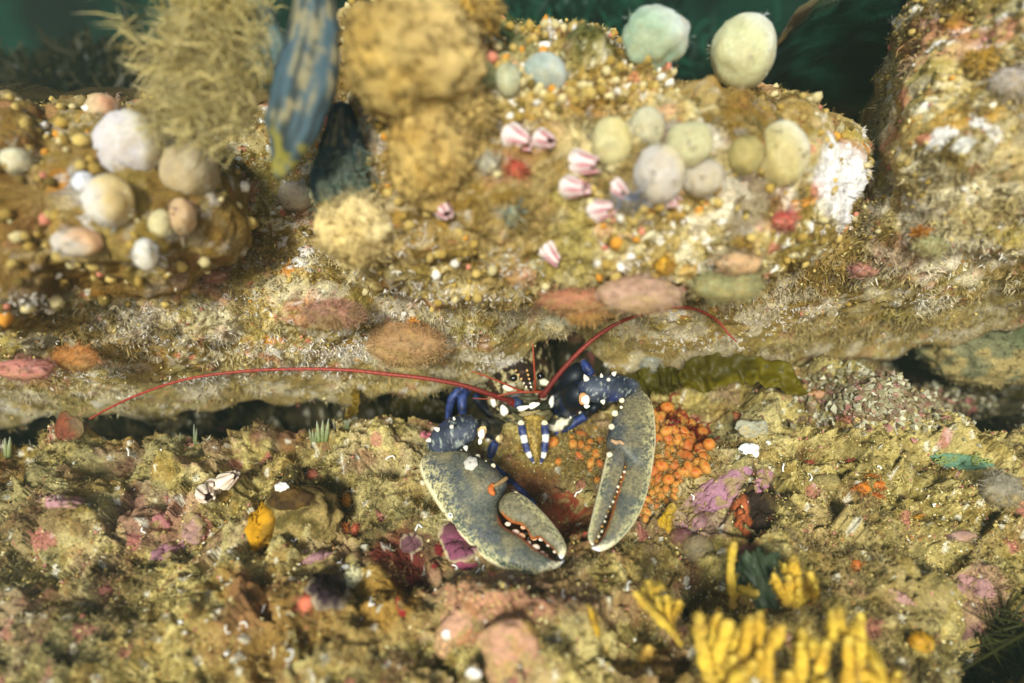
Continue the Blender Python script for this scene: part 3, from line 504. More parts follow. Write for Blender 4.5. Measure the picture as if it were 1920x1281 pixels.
for p in ([(988,737,4.62),(965,728,4.52),(940,717,4.46),(912,706,4.42),(884,696,4.4)], [(1003,735,4.62),(1003,712,4.52),(1001,680,4.46),(999,646,4.42)], [(1022,735,4.6),(1000,735,4.56),(965,736,4.54),(940,741,4.52),(925,746,4.52)], [(940,747,4.55),(912,748,4.54),(886,747,4.55)]):
    ft('antennule', p, [2.3,2.0,1.7,1.1] if p[0][1] != 747 else [1.2,1,.6], org, 60, 8)
# mouth legs with blue and white bands and bristly gold inside
def band(V, s):
    c = mix(mix(C(44,50,92), C(70,80,124), sstep(.4,.6,fbm(V, 30, 2, 505))), C(230,224,210), (sstep(.30,.34,s)*(1-sstep(.45,.49,s))+sstep(.68,.72,s)*(1-sstep(.82,.85,s))+sstep(.95,.98,s)*.8))
    return mix(c, C(200,170,110), sstep(.02, 0, s)*.8+0*s)
for sg, P3 in ((-1, [(977,790,4.5),(979,806,4.47),(983,824,4.45),(987,840,4.44),(993,854,4.44),(1001,868,4.46)]), (1, [(1021,790,4.5),(1022,806,4.47),(1023,822,4.45),(1021,840,4.44),(1019,855,4.44),(1013,869,4.46)])):
    ml = ft('mouth_leg', P3, [6,7.6,7,6.4,5.2,2.2], band, 60, 16)
ft('bristle_fringe', [(998,784,4.58),(1000,808,4.52),(1002,832,4.5),(1006,864,4.48)], [19,17,13,5], lambda V, s: mix(C(184,152,72), C(70,54,24), sstep(.48,.6,fbm(V*np.array([3,1,.5]),14,2,510))*.7), 50, 24, .5)
bp = np.array([at(random.choice((-1, 1))*random.uniform(5, 13)*(1-.5*f)+1000+5*f, 788+78*f, 4.46) for f in np.linspace(0, 1, 150)])
V, F, K = blades(bp, np.tile(-FWD, (150, 1)), np.tile(C(176,146,72), (150, 1)), 3, np.full(150, .05), .05, (C(214,190,120), .5), .9); mesh('bristles', V, F, K, 'turf', parent=lob, kind='stuff')
for x_ in (977, 1021): plate(x_, 793, 4.44, 6.5, 5, C(214,200,164), 'mouth_plate')
# walking legs, vivid blue
bl = lambda V, s: mix(mix(C(20,28,66), C(54,72,128), sstep(.4,.62,.5*fbm(V,22,3,520)+.5*fbm(V,60,2,521))), C(196,140,50), (1-sstep(.0,.05,s))*.7+sstep(.95,1,s)*.6)
for P3, rr in [([(872,726,4.9),(862,732,4.86),(846,752,4.85),(840,792,4.9),(838,818,4.95)],[7,9,8,5,3]), ([(878,732,4.86),(868,745,4.8),(867,765,4.78),(869,785,4.8)],[7,9,9,6]), ([(1094,678,dB+.12),(1101,690,dB+.06),(1110,705,dB+.06)],[7,9.5,8]),
               ([(932,824,4.66),(926,836,4.62),(918,856,4.6),(908,872,4.62)],[10,9.5,9,7]), ([(912,864,4.6),(935,884,4.5),(962,908,4.42),(990,934,4.36),(1006,950,4.34)],[7,8,8,7,4]),
               ([(1112,766,4.8),(1100,778,4.74),(1078,792,4.72),(1052,808,4.74),(1035,822,4.78)],[7,8,8.5,7,4]), ([(900,756,4.95),(915,772,4.9),(935,790,4.9)],[6,9,8]), ([(890,742,5.0),(905,760,4.97),(925,780,4.97)],[7,10,10]), ([(1122,756,dB+.1),(1110,768,dB+.08),(1100,778,4.76)],[9,9,7])]:
    ft('walking_leg', P3, rr, bl if P3[0][0] not in (900,890,1122) else dk, 36, 14)
spine(868,780,4,12,4.7,5,lob); spine(916,822,-1,6,4.55,4,lob)
plate(936,822,4.58,8,9,C(176,150,96),'leg_joint'); plate(934,822,4.56,4.5,6,C(214,196,150),'leg_joint')

# ------------------------------------------------------------------ growth on the rocks, object by object
def blob(name, x, y, rx, ry, c, label, cat='sea squirt', group=None, m='soft', keys='fcbl', sink=.45, lump=.08, sub=3, c2=None, thick=None, rot=0, lfreq=1.5, d=None, ribs=0, vor=0, anchor=False, fuzz=0):
    p, n = hit(x, y+(ry*.9 if anchor else 0), keys); dd = d or dep(p); sx, sy = rx*dd/FPX, ry*dd/FPX; sz = (thick or .85)*min(sx, sy)
    if d or anchor: p = at(x, y, dd)
    if m == 'soft' and max(rx, ry) > 24: c = (c*.78+C(206,202,186)*.22)*.9; c2 = None if c2 is None else c2*.7+C(210,204,190)*.3
    V, F = ICO[sub]; V = V.copy(); sd = (x*7+y*13) % 97
    nz = fbm(V+sd, lfreq, 3, 600)-.5; V = V*(1+lump*2.4*nz)[:, None]; V = V*(1+(.022 if m == 'soft' else 0)*np.sin(9*np.arctan2(V[:, 0]+.3, V[:, 2]+.2)+3*V[:, 1]+6*nz)*sstep(1, .2, np.abs(V[:, 1])))[:, None]; V[:, :2] *= (1+.16*math.sin(sd)*V[:, 0]+.14*math.cos(sd*1.7)*V[:, 1]+.10*V[:, 1])[:, None]
    if ribs: V[:, :2] *= (1+.06*np.cos(ribs*np.arctan2(V[:, 0], V[:, 2])))[:, None]
    if vor:
        f1, q1 = voro(V+sd, 3.2, 7); f2, q2 = voro(V+sd, 7.5, 8); V = V*(1+vor*(np.sqrt(np.clip(1-f1*f1, 0, 1))+.5*np.sqrt(np.clip(1-f2*f2*1.2, 0, 1))-.6+.7*(fbm(V+sd, 14, 3, 620)-.5)))[:, None]
    t = V[:, 1]; K = np.tile(c, (len(V), 1)); 
    if c2 is not None: K = mix(K, c2, sstep(-.2, .75, V[:, 0]*.7+V[:, 1]*.4+.8*nz))
    K = K*((.72+.56*fbm(V+sd, 5, 4, 610)) if m != 'soft' else (.88+.28*fbm(V+sd, 3, 4, 610)))[:, None]; K = mix(K, C(176,150,90), sstep(.46, .64, fbm(V+sd, 3.2, 4, 630)-.2*V[:, 1])*(.6 if m != 'soft' else .28)*(0 if m == 'weed' else 1))
    if vor: K[q1 > .85] *= 1.25; K[q2 < .12] *= .7
    a = math.radians(rot); R2 = np.array([[math.cos(a), math.sin(a), 0], [-math.sin(a), math.cos(a), 0], [0, 0, 1]])
    q = p-unit(rays(x, y))*sz*sink
    W = (V*np.array([sx, sy, sz]))@R2@np.stack([RT, UP, -FWD])+q
    if fuzz:
        i_ = RNG.integers(0, len(W), fuzz); N_ = unit(W[i_]-q); W, F, K = join([(W, F, K), blades(W[i_], N_, K[i_], 5, RNG.uniform(.03, .07, fuzz), .09, (C(214,194,140), .45), .9)])
    return mesh(name, W, F, K, m, origin=p, label=label, cat=cat, group=group)
lil, crm, yel, pnk, tan = C(222,214,224), C(226,214,176), C(214,188,92), C(206,120,112), C(186,156,92)
for a in [(250,275,54,68,lil,'largest white rounded sea squirt on the blurred left boulder',crm),(203,388,40,48,C(228,220,214),'white and mustard sea squirt just below the largest white one',C(206,170,80)),(30,303,25,24,crm,'small cream sea squirt near the far left edge',None),
          (195,208,28,27,C(206,170,120),'tan orange knob perched above the largest white sea squirt',C(206,130,70)),(155,342,19,20,C(236,230,232),'small bright white sea squirt with pink rim on the left boulder',None),(140,456,46,28,C(206,190,176),'flattened sea squirt with orange middle low on the left boulder',C(206,140,70)),
          (550,370,31,28,C(226,206,180),'lone round cream sea squirt below the blue mussel tip',None),(365,330,50,54,C(176,150,104),'dull tan translucent sea squirt right of the largest white one',C(150,128,80)),(272,475,21,32,C(232,222,210),'narrow white sea squirt hanging at the lower edge of left boulder',None),(345,405,24,34,C(206,160,110),'salmon tinged sea squirt on the left boulder bottom right',None),(300,425,20,26,C(214,196,140),'small buff sea squirt between white and salmon ones',None)]:
    blob('sea_squirt', *a[:5], a[5], c2=a[6], group='blurred sea squirts on the hanging boulders', keys='lcb', lump=.11, lfreq=1.7, sub=4, fuzz=14)
for a in [(1230,75,62,54,C(150,182,150),'large pale green ridged sea squirt on top of the hanging boulder',C(206,214,206),.12,5),(1400,100,58,65,C(206,204,150),'large smooth cream sea squirt at the top right of the boulder',C(216,218,206),.05,0),(1015,148,42,40,C(150,168,160),'pale bluish sea squirt at the top edge of the boulder',C(176,190,184),.05,0),
          (950,152,26,32,C(176,178,140),'small greyish sea squirt squeezed between green and bluish ones',None,.05,0),(903,147,27,29,C(96,112,30),'leaf green sea squirt next to the big lumpy sponge',None,.05,0),(1145,268,38,47,C(212,200,140),'cream sea squirt with a yellow centre beside the pink barnacles',C(206,184,84),.04,0),(1208,248,34,40,C(196,188,152),'pale sea squirt touching the yellow centred one',None,.04,0),
          (1240,328,48,54,C(206,194,186),'lilac cream sea squirt in the middle of the right hand cluster',C(206,184,130),.06,0),(1295,283,42,44,C(196,188,136),'buff sea squirt behind the lilac cream one',None,.07,0),(1317,342,38,36,C(198,182,160),'greyish pink sea squirt at the right foot of the lilac cream one',None,.05,0),(1465,302,46,60,C(206,186,110),'tall yellow cream sea squirt beside the white crust',C(222,212,180),.05,0),(1400,292,32,36,C(170,150,56),'olive yellow sea squirt left of the tall yellow cream one',None,.06,0)]:
    blob('sea_squirt', *a[:5], a[5], c2=a[6], lump=a[7]+.04, lfreq=1.6, sub=4, fuzz=10, ribs=a[8], group='blurred sea squirts on the hanging boulders', keys='bc', sink=.3, anchor=a[1] < 110)
for a in [(1210,555,72,32,C(206,166,140),'long pink translucent sea squirt drooping where the antenna passes behind','jelly'),(1070,563,60,20,C(200,132,100),'salmon sea squirt beside the long pink drooping one','jelly'),(1098,588,36,22,C(206,140,70),'orange sea squirt under the salmon one','jelly'),(635,588,50,21,C(196,142,116),'pink sea squirt hanging left of the small orange lump','jelly'),
          (772,655,66,38,C(196,152,104),'wide peach fuzzy sea squirt hanging above the red antenna','jelly'),(1362,538,62,28,C(170,168,118),'pale green glassy sea squirt right of the pink drooping one','jelly'),(1388,497,42,20,C(216,160,100),'peach sea squirt resting on the pale green glassy one','soft'),(45,694,54,20,C(196,92,80),'rose red sea squirt at the far left edge of the lip','soft'),(137,674,38,22,C(206,136,70),'orange buff sea squirt beside the rose red one','jelly'),(1220,684,17,17,C(176,180,168),'small grey bubble above the kelp blade','jelly'),
          (1620,508,26,14,C(184,84,70),'red blob on the right part of the overhang','soft'),(395,520,28,13,C(176,84,54),'red elongated blob on the left part of the overhang','soft'),(775,613,16,14,C(226,142,24),'bright orange small lump beside white tufts','sponge'),(640,245,24,24,C(206,88,76),'pink red anemone ball next to the mussel','sponge'),(968,318,17,16,C(222,88,66),'round coral red ball among the pink barnacles','soft'),(665,310,22,19,C(190,104,78),'salmon blob under the pink red anemone','soft'),
          (915,312,17,18,C(206,192,160),'small cream ball left of the coral red ball','soft'),(1470,416,20,15,C(214,98,86),'coral pink lump low on the right side of boulder','soft'),(1245,496,15,17,C(222,156,36),'golden orange lump on the underside of the boulder','soft'),(1730,435,11,8,C(226,132,26),'tiny orange lump on the right rock','soft'),(1755,457,27,17,C(196,196,140),'pale yellow green sea squirt on the right rock','jelly'),(1900,165,40,26,C(206,192,180),'grey pink blurred sea squirt at the right edge','jelly'),(1840,120,28,20,C(196,150,50),'mustard sponge lump near the top right corner','sponge'),
          (1040,608,32,26,C(186,176,146),'grey cream crumbly lump hanging above the lobster head','sponge'),(1075,625,22,20,C(196,140,110),'brownish pink wedge hanging by the dark gap','sponge'),(1385,515,14,9,C(226,96,50),'scarlet speck on the peach sea squirt','soft'),(1880,918,32,30,C(158,148,128),'faint violet ghostly jelly blob at the right of the seabed','jelly'),(960,398,10,20,C(120,140,130),'slate green flake below the barnacles','crust'),(1180,378,24,14,C(112,120,144),'slate blue lump beside the barnacles','sponge')]:
    blob('sea_squirt' if a[6] != 'sponge' else 'sponge_lump', *a[:5], a[5], m=a[6], cat='sea squirt' if a[6] != 'sponge' else 'sponge', sink=.35, lump=.17 if a[6] == 'jelly' else .12, sub=4, vor=.08 if a[6] != 'soft' else 0, lfreq=1.3, fuzz=650 if a[0] in (772, 635) else 170 if a[6] == 'jelly' or 'sponge' in a[6] else 60, d={1210: 3.25, 1070: 3.35, 1098: 3.45, 1362: 3.3, 1388: 3.2, 45: 3.6, 137: 3.75, 635: 3.7, 772: 4.15}.get(a[0]))
for a in [(760,120,116,100,C(160,130,68),C(186,158,100),'big round lumpy tan sponge at the top centre'),(805,285,72,88,C(164,130,66),C(186,154,92),'tan sponge mass hanging below the big round sponge'),(680,430,66,60,C(206,180,122),C(214,192,140),'pale beige sponge lump left of the boulder middle'),(800,12,60,30,C(186,142,44),C(176,132,40),'ochre sponge cut by the top edge of picture'),(890,22,50,34,C(190,148,60),C(206,170,90),'second ochre sponge at the top edge beside the first'),(870,220,46,40,C(180,150,86),None,'small lumpy sponge right below the big round sponge')]:
    blob('sponge', *a[:4], a[4], a[6], 'sponge', m='sponge', lump=.16, sub=5, c2=a[5], lfreq=3, keys='bc', sink=.25, vor=.14, fuzz=420, d=3.0 if a[1] < 130 else None)
# barnacles: truncated cones of separate plates round a dark opening
def barnacle(x, y, r, label, c=C(220,204,196), stripe=C(182,82,98), keys='fcbl', group=None, plates=6, tiltx=0):
    p, n = hit(x, y, keys); dd = dep(p); R = r*(.82 if group[0] == 'p' else 1)*dd/FPX*random.uniform(.85, 1.1); tz = random.uniform(-.5, .9); fr = frame(unit(n*.5+VIEW*.45+np.array([.75*math.cos(tz), .1, -.55+.5*math.sin(tz)])*(1 if group[0] == 'p' else .5)))
    t = thing('barnacle', p, label, 'barnacle', group)
    for k in range(plates):
        a0, a1 = 2*math.pi*k/plates+.06, 2*math.pi*(k+1)/plates-.02; a = np.linspace(a0, a1, 6); z = np.linspace(-.4, 1.45, 6)
        A, Z_ = np.meshgrid(a, z, indexing='ij'); rad = 1.02-.36*np.clip(Z_, 0, 2)**.9+.05*np.cos((A-a0)*14); hh = Z_*(1+.24*math.sin(k*2.4+x))+.10*np.sin((A-a0)/(a1-a0)*math.pi)*Z_
        O = np.stack([rad*np.cos(A), rad*np.sin(A), hh], -1); I = np.stack([(rad-.16)*np.cos(A), (rad-.16)*np.sin(A), hh-.04], -1)
        V = np.concatenate([O.reshape(-1, 3), I.reshape(-1, 3)]); f = gridfaces(6, 6); F = np.vstack([f, f[:, ::-1]+36])
        rim = np.concatenate([np.arange(0, 36, 6)[:0]]); e = []
        for b in ([i*6+5 for i in range(6)], [j for j in range(6)], [30+j for j in range(6)]):
            for q in range(5): e.append([b[q], b[q+1], b[q+1]+36, b[q]+36])
        F = np.vstack([F, np.array(e)]); st = np.concatenate([(np.sin((A-a0)/(a1-a0)*math.pi*2.4+.6) > .1).ravel()]*2).astype(float); K = mix(np.tile(c, (72, 1)), stripe, st*.7*np.tile(sstep(-.2, .7, Z_.ravel()), 2))
        mesh('shell_plate', V*R@fr+p, F, K, 'calc', parent=t)
    ca = np.linspace(0, 2*math.pi, 12, endpoint=False); V = np.vstack([[[0, 0, .62]], np.stack([.60*np.cos(ca), .60*np.sin(ca), 0*ca+.85], 1)]); F = np.array([[0, 1+i, 1+(i+1) % 12] for i in range(12)])
    mesh('opening', V*R@fr+p, F, C(74,54,48), 'crust', parent=t)
for a in [(965,258,30,'tallest pink and white barnacle left of the split one'),(1018,262,27,'split pink white barnacle between the tall one and the cream sea squirt'),(1085,305,32,'wide open pink barnacle left of the yellow centred sea squirt'),(1070,352,27,'pink striped barnacle directly below the wide open one'),(1122,395,30,'white barnacle with red stripe lowest of the pink group'),(1156,352,20,'small reddish barnacle left of the lilac cream sea squirt'),(830,392,24,'white and pink barnacle under the hanging tan sponge'),(1028,470,22,'plain white barnacle below the pink group'),(1250,376,18,'tiny white barnacle at the foot of the lilac cream sea squirt')]:
    barnacle(*a, keys='bc', group='pink barnacles on the hanging boulder')
for a in [(385,926,19,'largest and most broken white barnacle of the left seabed trio'),(403,912,16,'middle white barnacle of the left seabed trio'),(424,901,15,'smallest uppermost white barnacle of the left seabed trio')]: barnacle(*a, c=C(230,214,190), stripe=C(186,150,130), keys='f', group='barnacle trio on the left seabed')
# small barnacle on the crusher claw
p = pA(np.array(890.), np.array(881.), .15); fr = frame(pA.n); a = np.linspace(0, 2*math.pi, 24, endpoint=False); rr = np.array([1.05,.85,.5,.18,.08]); zz = np.array([-.1,.15,.38,.5,.42])
V = np.stack([np.stack([r_*(1+.08*np.cos(6*a))*np.cos(a), r_*(1+.08*np.cos(6*a))*np.sin(a), 0*a+z_], 1) for r_, z_ in zip(rr, zz)], 1).reshape(-1, 3)
K = mix(np.tile(C(196,188,176), (len(V), 1)), C(150,140,130), np.tile(sstep(.4,.1,rr),24)*.6); mesh('barnacle', V*.052@fr+p, gridfaces(24, 5, True), K, 'calc', origin=p, label='small grey barnacle stuck on the crusher claw', cat='barnacle')
def worm(pts, r, label=None, c=C(240,236,228), lift=.02, keys='fcbl', group='white curly worm tubes on the seabed', name='worm_tube'):
    P3 = []
    for x, y in pts: p, n = hit(x, y, keys); P3.append(p+n*lift)
    V, F, s, a = tubemesh(P3, [r*dep(q)/FPX for q in (P3[0], P3[-1])], 20, 7); return mesh(name, V, F, c, 'calc', origin=P3[0], label=label or 'thin white curled worm tube on the rock', cat='worm tube', group=group)
LAND = [(890,960,'crusher claw'),(1190,900,'cutter claw'),(862,1015,'purple brown shell'),(612,1108,'dark maroon flat sea squirt'),(562,968,'dark brown stone'),(488,995,'mustard yellow crust'),(400,912,'barnacle trio'),(112,940,'flat pink crust'),(362,990,'pink knobby crusts'),(866,1188,'rounded salmon stone'),(968,1222,'stone with the blood red patch'),(1345,925,'largest mauve crust'),(1398,850,'white worn shell'),(1630,915,'orange anemone group'),(1245,1150,'small forked yellow sponge'),(1112,1165,'thin lone yellow finger'),(1410,970,'blackish crust'),(648,965,'orange droplet'),(592,1046,'narrow pink crust leaf'),(1075,960,'rusty red crust'),(1240,830,'orange cluster'),(605,822,'tall green needle tubes'),(752,1138,'short red streak'),(785,1095,'maroon crust')]
USED = set()
def where(x, y, what):
    for lx, ly, t_ in sorted(LAND, key=lambda q: (q[0]-x)**2+(q[1]-y)**2):
        dx, dy = x-lx, y-ly; di = ('right of' if dx > 0 else 'left of') if abs(dx) > abs(dy) else ('below' if dy > 0 else 'above'); l = f'{what} {di} the {t_}'
        if l not in USED: USED.add(l); return l
ringp = [pA(np.array(852+3.5*math.cos(q)), np.array(974+3.5*math.sin(q)), .12) for q in np.linspace(0, 5.4, 10)]; V, F, s, a = tubemesh(ringp, [.007,.005], 24, 7); mesh('worm_tube', V, F, C(238,236,232), 'calc', origin=ringp[0], label='tiny white ring shaped worm tube on the crusher claw', cat='worm tube')
for x, y in [(780,992),(905,1072),(855,1068),(740,858),(345,1165),(430,1182),(465,1172),(495,1135),(425,1222),(1295,925),(1470,872),(1515,890),(1640,875),(640,1060),(655,1078),(540,1232),(1060,1110),(1285,1105),(700,1135),(1080,930),(990,1010),(265,990),(1240,1145),(890,1075),(1180,1095),(615,965),(560,1010),(240,855)]:
    q = random.uniform(0, 6.28); L_ = random.uniform(9, 16); b = random.uniform(-.9, .9); worm([(x, y), (x+L_*.4*math.cos(q), y+L_*.4*math.sin(q)), (x+L_*.75*math.cos(q+b), y+L_*.75*math.sin(q+b)), (x+L_*math.cos(q+1.8*b), y+L_*math.sin(q+1.8*b))], 1.5, where(x, y, 'thin white curled worm tube'), keys='f')
def stone(x, y, rx, ry, rot, c, c2, label, thick=.7):
    o = blob('stone', x, y, rx, ry, c, label, 'stone', m='rock', keys='f', sink=.05, lump=.2, sub=5, vor=.06, c2=c2, rot=rot, thick=thick, lfreq=1.7); me = o.data
    V = np.array([v.co for v in me.vertices])+ORG[o.name]; BV['s'+str(len(BV))] = BVHTree.FromPolygons(V.tolist(), [list(p.vertices) for p in me.polygons])
stone(562, 968, 70, 66, 10, C(96,82,40), C(70,54,24), 'dark brown stone with a mustard crust on its left face', .45); stone(866, 1188, 58, 38, 38, C(176,138,100), C(150,118,64), 'rounded salmon stone lying diagonally at bottom centre', .45); stone(968, 1222, 60, 66, 20, C(172,134,98), C(150,120,64), 'salmon pink stone with a blood red patch at bottom centre', .4)
_hit0 = hit
def hit(x, y, keys='fcbl'):
    ks = list(keys)+([k for k in BV if k[0] == 's' and len(k) > 1] if 'f' in keys else []); r = rays(x, y); dv = Vector(r); best = None
    for k in ks:
        q = BV[k].ray_cast(Vector(CAM), dv)
        if q[0] is not None and (best is None or q[3] < best[2]):
            n = np.array(q[1]); best = (np.array(q[0]), n if n@r < 0 else -n, q[3])
    return (best[0], best[1]) if best else _hit0(x, y, keys)
# encrusting patches: thin raised irregular sheets that follow the rock
def patch(name, x, y, rx, ry, c, label, cat='coralline crust', rot=0, c2=None, lift=.02, keys='f', irr=.35, m='crust', rim=None, group=None, holes=0):
    nr, na = 20, 60; sd = int(x*3+y) % 89; a = np.linspace(0, 2*math.pi, na, endpoint=False)
    R = 1+irr*2*(fbm(np.stack([np.cos(a)*1.3+sd, np.sin(a)*1.3, 0*a], 1), 1.6, 3, 700)-.5); r = np.linspace(0, 1, nr)
    ca, sa = math.cos(math.radians(rot)), math.sin(math.radians(rot)); P3 = np.zeros((na, nr, 3)); N3 = np.zeros((na, nr, 3))
    for i in range(na):
        for j in range(nr):
            u, v_ = rx*R[i]*r[j]*math.cos(a[i]), ry*R[i]*r[j]*math.sin(a[i]); p, n = hit(x+u*ca-v_*sa, y+u*sa+v_*ca, keys); P3[i, j] = p; N3[i, j] = n
    d0 = dep(hit(x, y, keys)[0]); k = np.abs((P3-CAM)@FWD-d0) > .35; P3[k] = at(*topix(P3[k])[:2], d0) if k.any() else P3[k]
    prof = lift*(1-r**6)-.02*(r > .97); P3 = P3+unit(N3+.5*VIEW)*(prof[None, :]+.035*(fbm(P3.reshape(-1, 3), 16, 3, 740).reshape(na, nr)-.55))[..., None]; V = P3.reshape(-1, 3); nz = fbm(V, 12, 3, 710)
    K = np.tile(c, (len(V), 1))*(.75+.5*nz)[:, None]
    if c2 is not None: K = mix(K, c2, sstep(.48, .62, fbm(V, 7, 3, 720)))
    if name in ('coralline_crust', 'red_crust'): K = mix(K, C(150,130,78), sstep(.50, .60, fbm(V, 13, 4, 730))*.8)
    if rim is not None: K = mix(K, rim, np.tile(sstep(.72, .9, r), na)*.9)
    return mesh(name, V, gridfaces(na, nr, True)[:, ::-1], K, m, origin=hit(x, y, keys)[0], label=label, cat=cat, group=group)
MAG = C(160,114,128)
for a in [(1345,925,72,30,MAG,'largest mauve coralline crust right of the orange cluster',-35,None),(1432,900,18,26,C(166,112,130),'small mauve crust right of the largest one',20,None),(1300,975,26,36,C(156,116,116),'dull mauve crust sloping down towards the yellow finger',15,C(150,120,80)),(112,940,46,13,C(168,124,124),'flat pink crust near the far left of the seabed',0,C(206,150,160)),(300,985,22,20,C(172,110,108),'pink knobby crust left of the mustard rock',0,C(150,110,80)),(362,990,28,28,C(160,124,112),'larger pink knobby crust right beside the first',0,C(150,120,90)),
          (312,1032,36,14,C(160,112,120),'magenta crust streak below the pink knobby crusts',-20,None),(592,1046,30,9,C(168,124,126),'narrow pink crust leaf below the mustard rock',-18,None),(870,1170,48,40,C(180,136,108),'salmon crust over a rounded stone bottom centre',-35,C(170,120,80)),(965,1215,50,58,C(182,136,108),'salmon crust on the stone with a blood red patch',-30,C(180,140,90)),(1830,1100,44,20,C(166,124,118),'pink crust near the right edge above the dark hole',20,None),(1690,1120,28,10,C(176,136,124),'pink sliver beside the yellow sponge clump',30,None),(800,815,16,8,C(190,110,120),'tiny pink crust left of the lobster leg',0,None),(870,1050,24,20,C(150,70,90),'dull crimson crust under the claw edge',0,None)]:
    patch('coralline_crust', *a[:5], a[5], rot=a[6], c2=a[7])
for a in [(952,1187,20,24,C(150,24,24),'blood red crust patch on the salmon stone',20),(840,1030,26,16,C(110,24,28),'dark red crust left of the purple shell',0),(830,1060,24,10,C(120,30,34),'wine red crust under the purple shell',10),(752,1138,9,24,C(140,30,28),'short red streak on the ochre stone',-12),(785,1095,34,14,C(96,36,32),'maroon crust above the ochre stone',25),(1065,950,36,32,C(130,62,36),'rusty red crust in the hollow between the claws',10),(1085,1000,20,16,C(150,72,52),'brick red crust near the cutter claw tip',-30)]:
    patch('red_crust', *a[:5], a[5], 'red crust', rot=a[6], lift=.012)
patch('saddle_oyster', 862, 1015, 38, 46, C(122,66,84), 'purple brown shell with cream rim left of the crusher claw', 'shell', rot=-20, lift=.05, irr=.2, rim=C(196,176,136), c2=C(96,56,60)); patch('saddle_oyster', 772, 1018, 24, 20, C(100,66,70), 'smaller dull purple shell left of the big one', 'shell', lift=.04, irr=.2, rim=C(170,150,116))
patch('sea_squirt', 612, 1108, 44, 32, C(56,40,44), 'dark maroon flat sea squirt with pale jelly rim', 'sea squirt', lift=.06, rim=C(170,150,120), irr=.3, rot=20)
patch('yellow_crust', 488, 995, 26, 46, C(196,140,24), 'mustard yellow crust on the dark left stone', 'sponge', rot=12, lift=.06, c2=C(150,110,30), irr=.22, m='sponge'); patch('brown_crust', 545, 935, 50, 22, C(60,40,14), 'dark brown crust on top of the left stone', 'crust', lift=.03, c2=C(84,60,20))
patch('brown_crust', 1410, 968, 42, 46, C(44,30,20), 'blackish crust on the rock above the yellow finger', 'crust', lift=.02, c2=C(170,90,50), irr=.4)
patch('star_ascidian', 1800, 866, 62, 15, C(98,128,100), 'blue green ascidian colony with yellow green rings', 'ascidian', rot=6, lift=.03, irr=.2); star = bpy.data.objects['star_ascidian']
for i in range(22):
    x = 1748+random.uniform(0, 108); y = 857+random.uniform(0, 20)+(x-1800)*.05; P3 = []
    for q in np.linspace(0, 5.9, 9): p, n = hit(x+5*math.cos(q), y+3*math.sin(q), 'f'); P3.append(p+FN*.045)
    V, F, s, a = tubemesh(P3, [.006,.006], 18, 6); mesh('ring', V, F, C(156,164,84), 'soft', parent=star)
# white shells
for a in [(527,916,12,9,'white limpet shell on top of the dark left stone'),(1398,850,22,14,'white worn shell on the right hand mound'),(1412,808,28,16,'grey encrusted oyster shell above the worn white one'),(890,1262,14,10,'white shell at the bottom edge'),(838,1192,9,10,'white chip on the salmon stone'),(232,745,14,5,'white flake under the left lip')]:
    blob('shell', *a[:4], C(226,222,214) if 'grey' not in a[4] else C(150,146,124), a[4], 'shell', m='calc', keys='f' if a[1] > 760 else 'c', sink=.1, lump=.3, ribs=8, thick=.6, sub=4, vor=.08)
for x, y in [(650,1064),(660,1078),(668,1092),(380,938),(650,1100),(1350,1000),(1440,832)]: blob('shell_fragment', x, y, random.uniform(5, 9), random.uniform(4, 8), C(230,226,216), where(x, y, 'broken white shell fragment'), 'shell', 'broken shell fragments', m='calc', sub=1, keys='f', sink=.2, lump=.3)
patch('shell', 665, 1082, 14, 24, C(206,196,150), 'translucent cream shell standing beside the dark maroon sea squirt', 'shell', rot=15, lift=.06, irr=.4, m='calc')
# orange and red spots
for i, (x, y, rx_, ry_, c, l) in enumerate([(648,938,8,12,C(214,130,36),'orange droplet on the left centre rock'),(648,992,6,6,C(222,110,40),'small orange bead below the orange droplet'),(586,894,10,11,C(206,110,80),'coral lump beside the little holes'),(666,996,7,12,C(206,90,60),'coral red streak lump beside the orange bead'),(575,1135,14,14,C(222,110,80),'granular orange lump under the maroon sea squirt'),(1617,918,12,9,C(222,120,30),'orange anemone left of the right hand group'),(1634,896,10,6,C(216,116,34),'uppermost orange anemone of right group'),(1649,909,12,7,C(226,110,24),'rightmost orange anemone of right group'),(1640,930,9,6,C(216,96,30),'lowest orange anemone of right group'),(1605,1062,9,10,C(216,110,44),'single orange bead above the yellow sponge'),(1720,972,8,5,C(222,140,34),'tiny orange bead on the right sand'),(1545,740,36,8,C(206,130,80),'flat salmon leaf lying under the kelp tip'),(1800,1005,26,10,C(166,108,92),'pink capped lump on the right slope'),(1590,788,10,7,C(214,120,90),'peach lump on the right mound'),(1725,1205,22,16,C(190,140,30),'mustard lump beside the dark hole'),(1590,868,10,5,C(206,84,64),'red sliver on the right mound'),(1520,868,9,5,C(206,84,64),'red sliver left on the mound'),(1380,785,12,10,C(190,110,70),'rusty anemone on the mound crest')]):
    blob('orange_growth', x, y, rx_, ry_, c, l, 'anemone', keys='f', sink=.3, lump=.22, sub=3, vor=.08, fuzz=14)
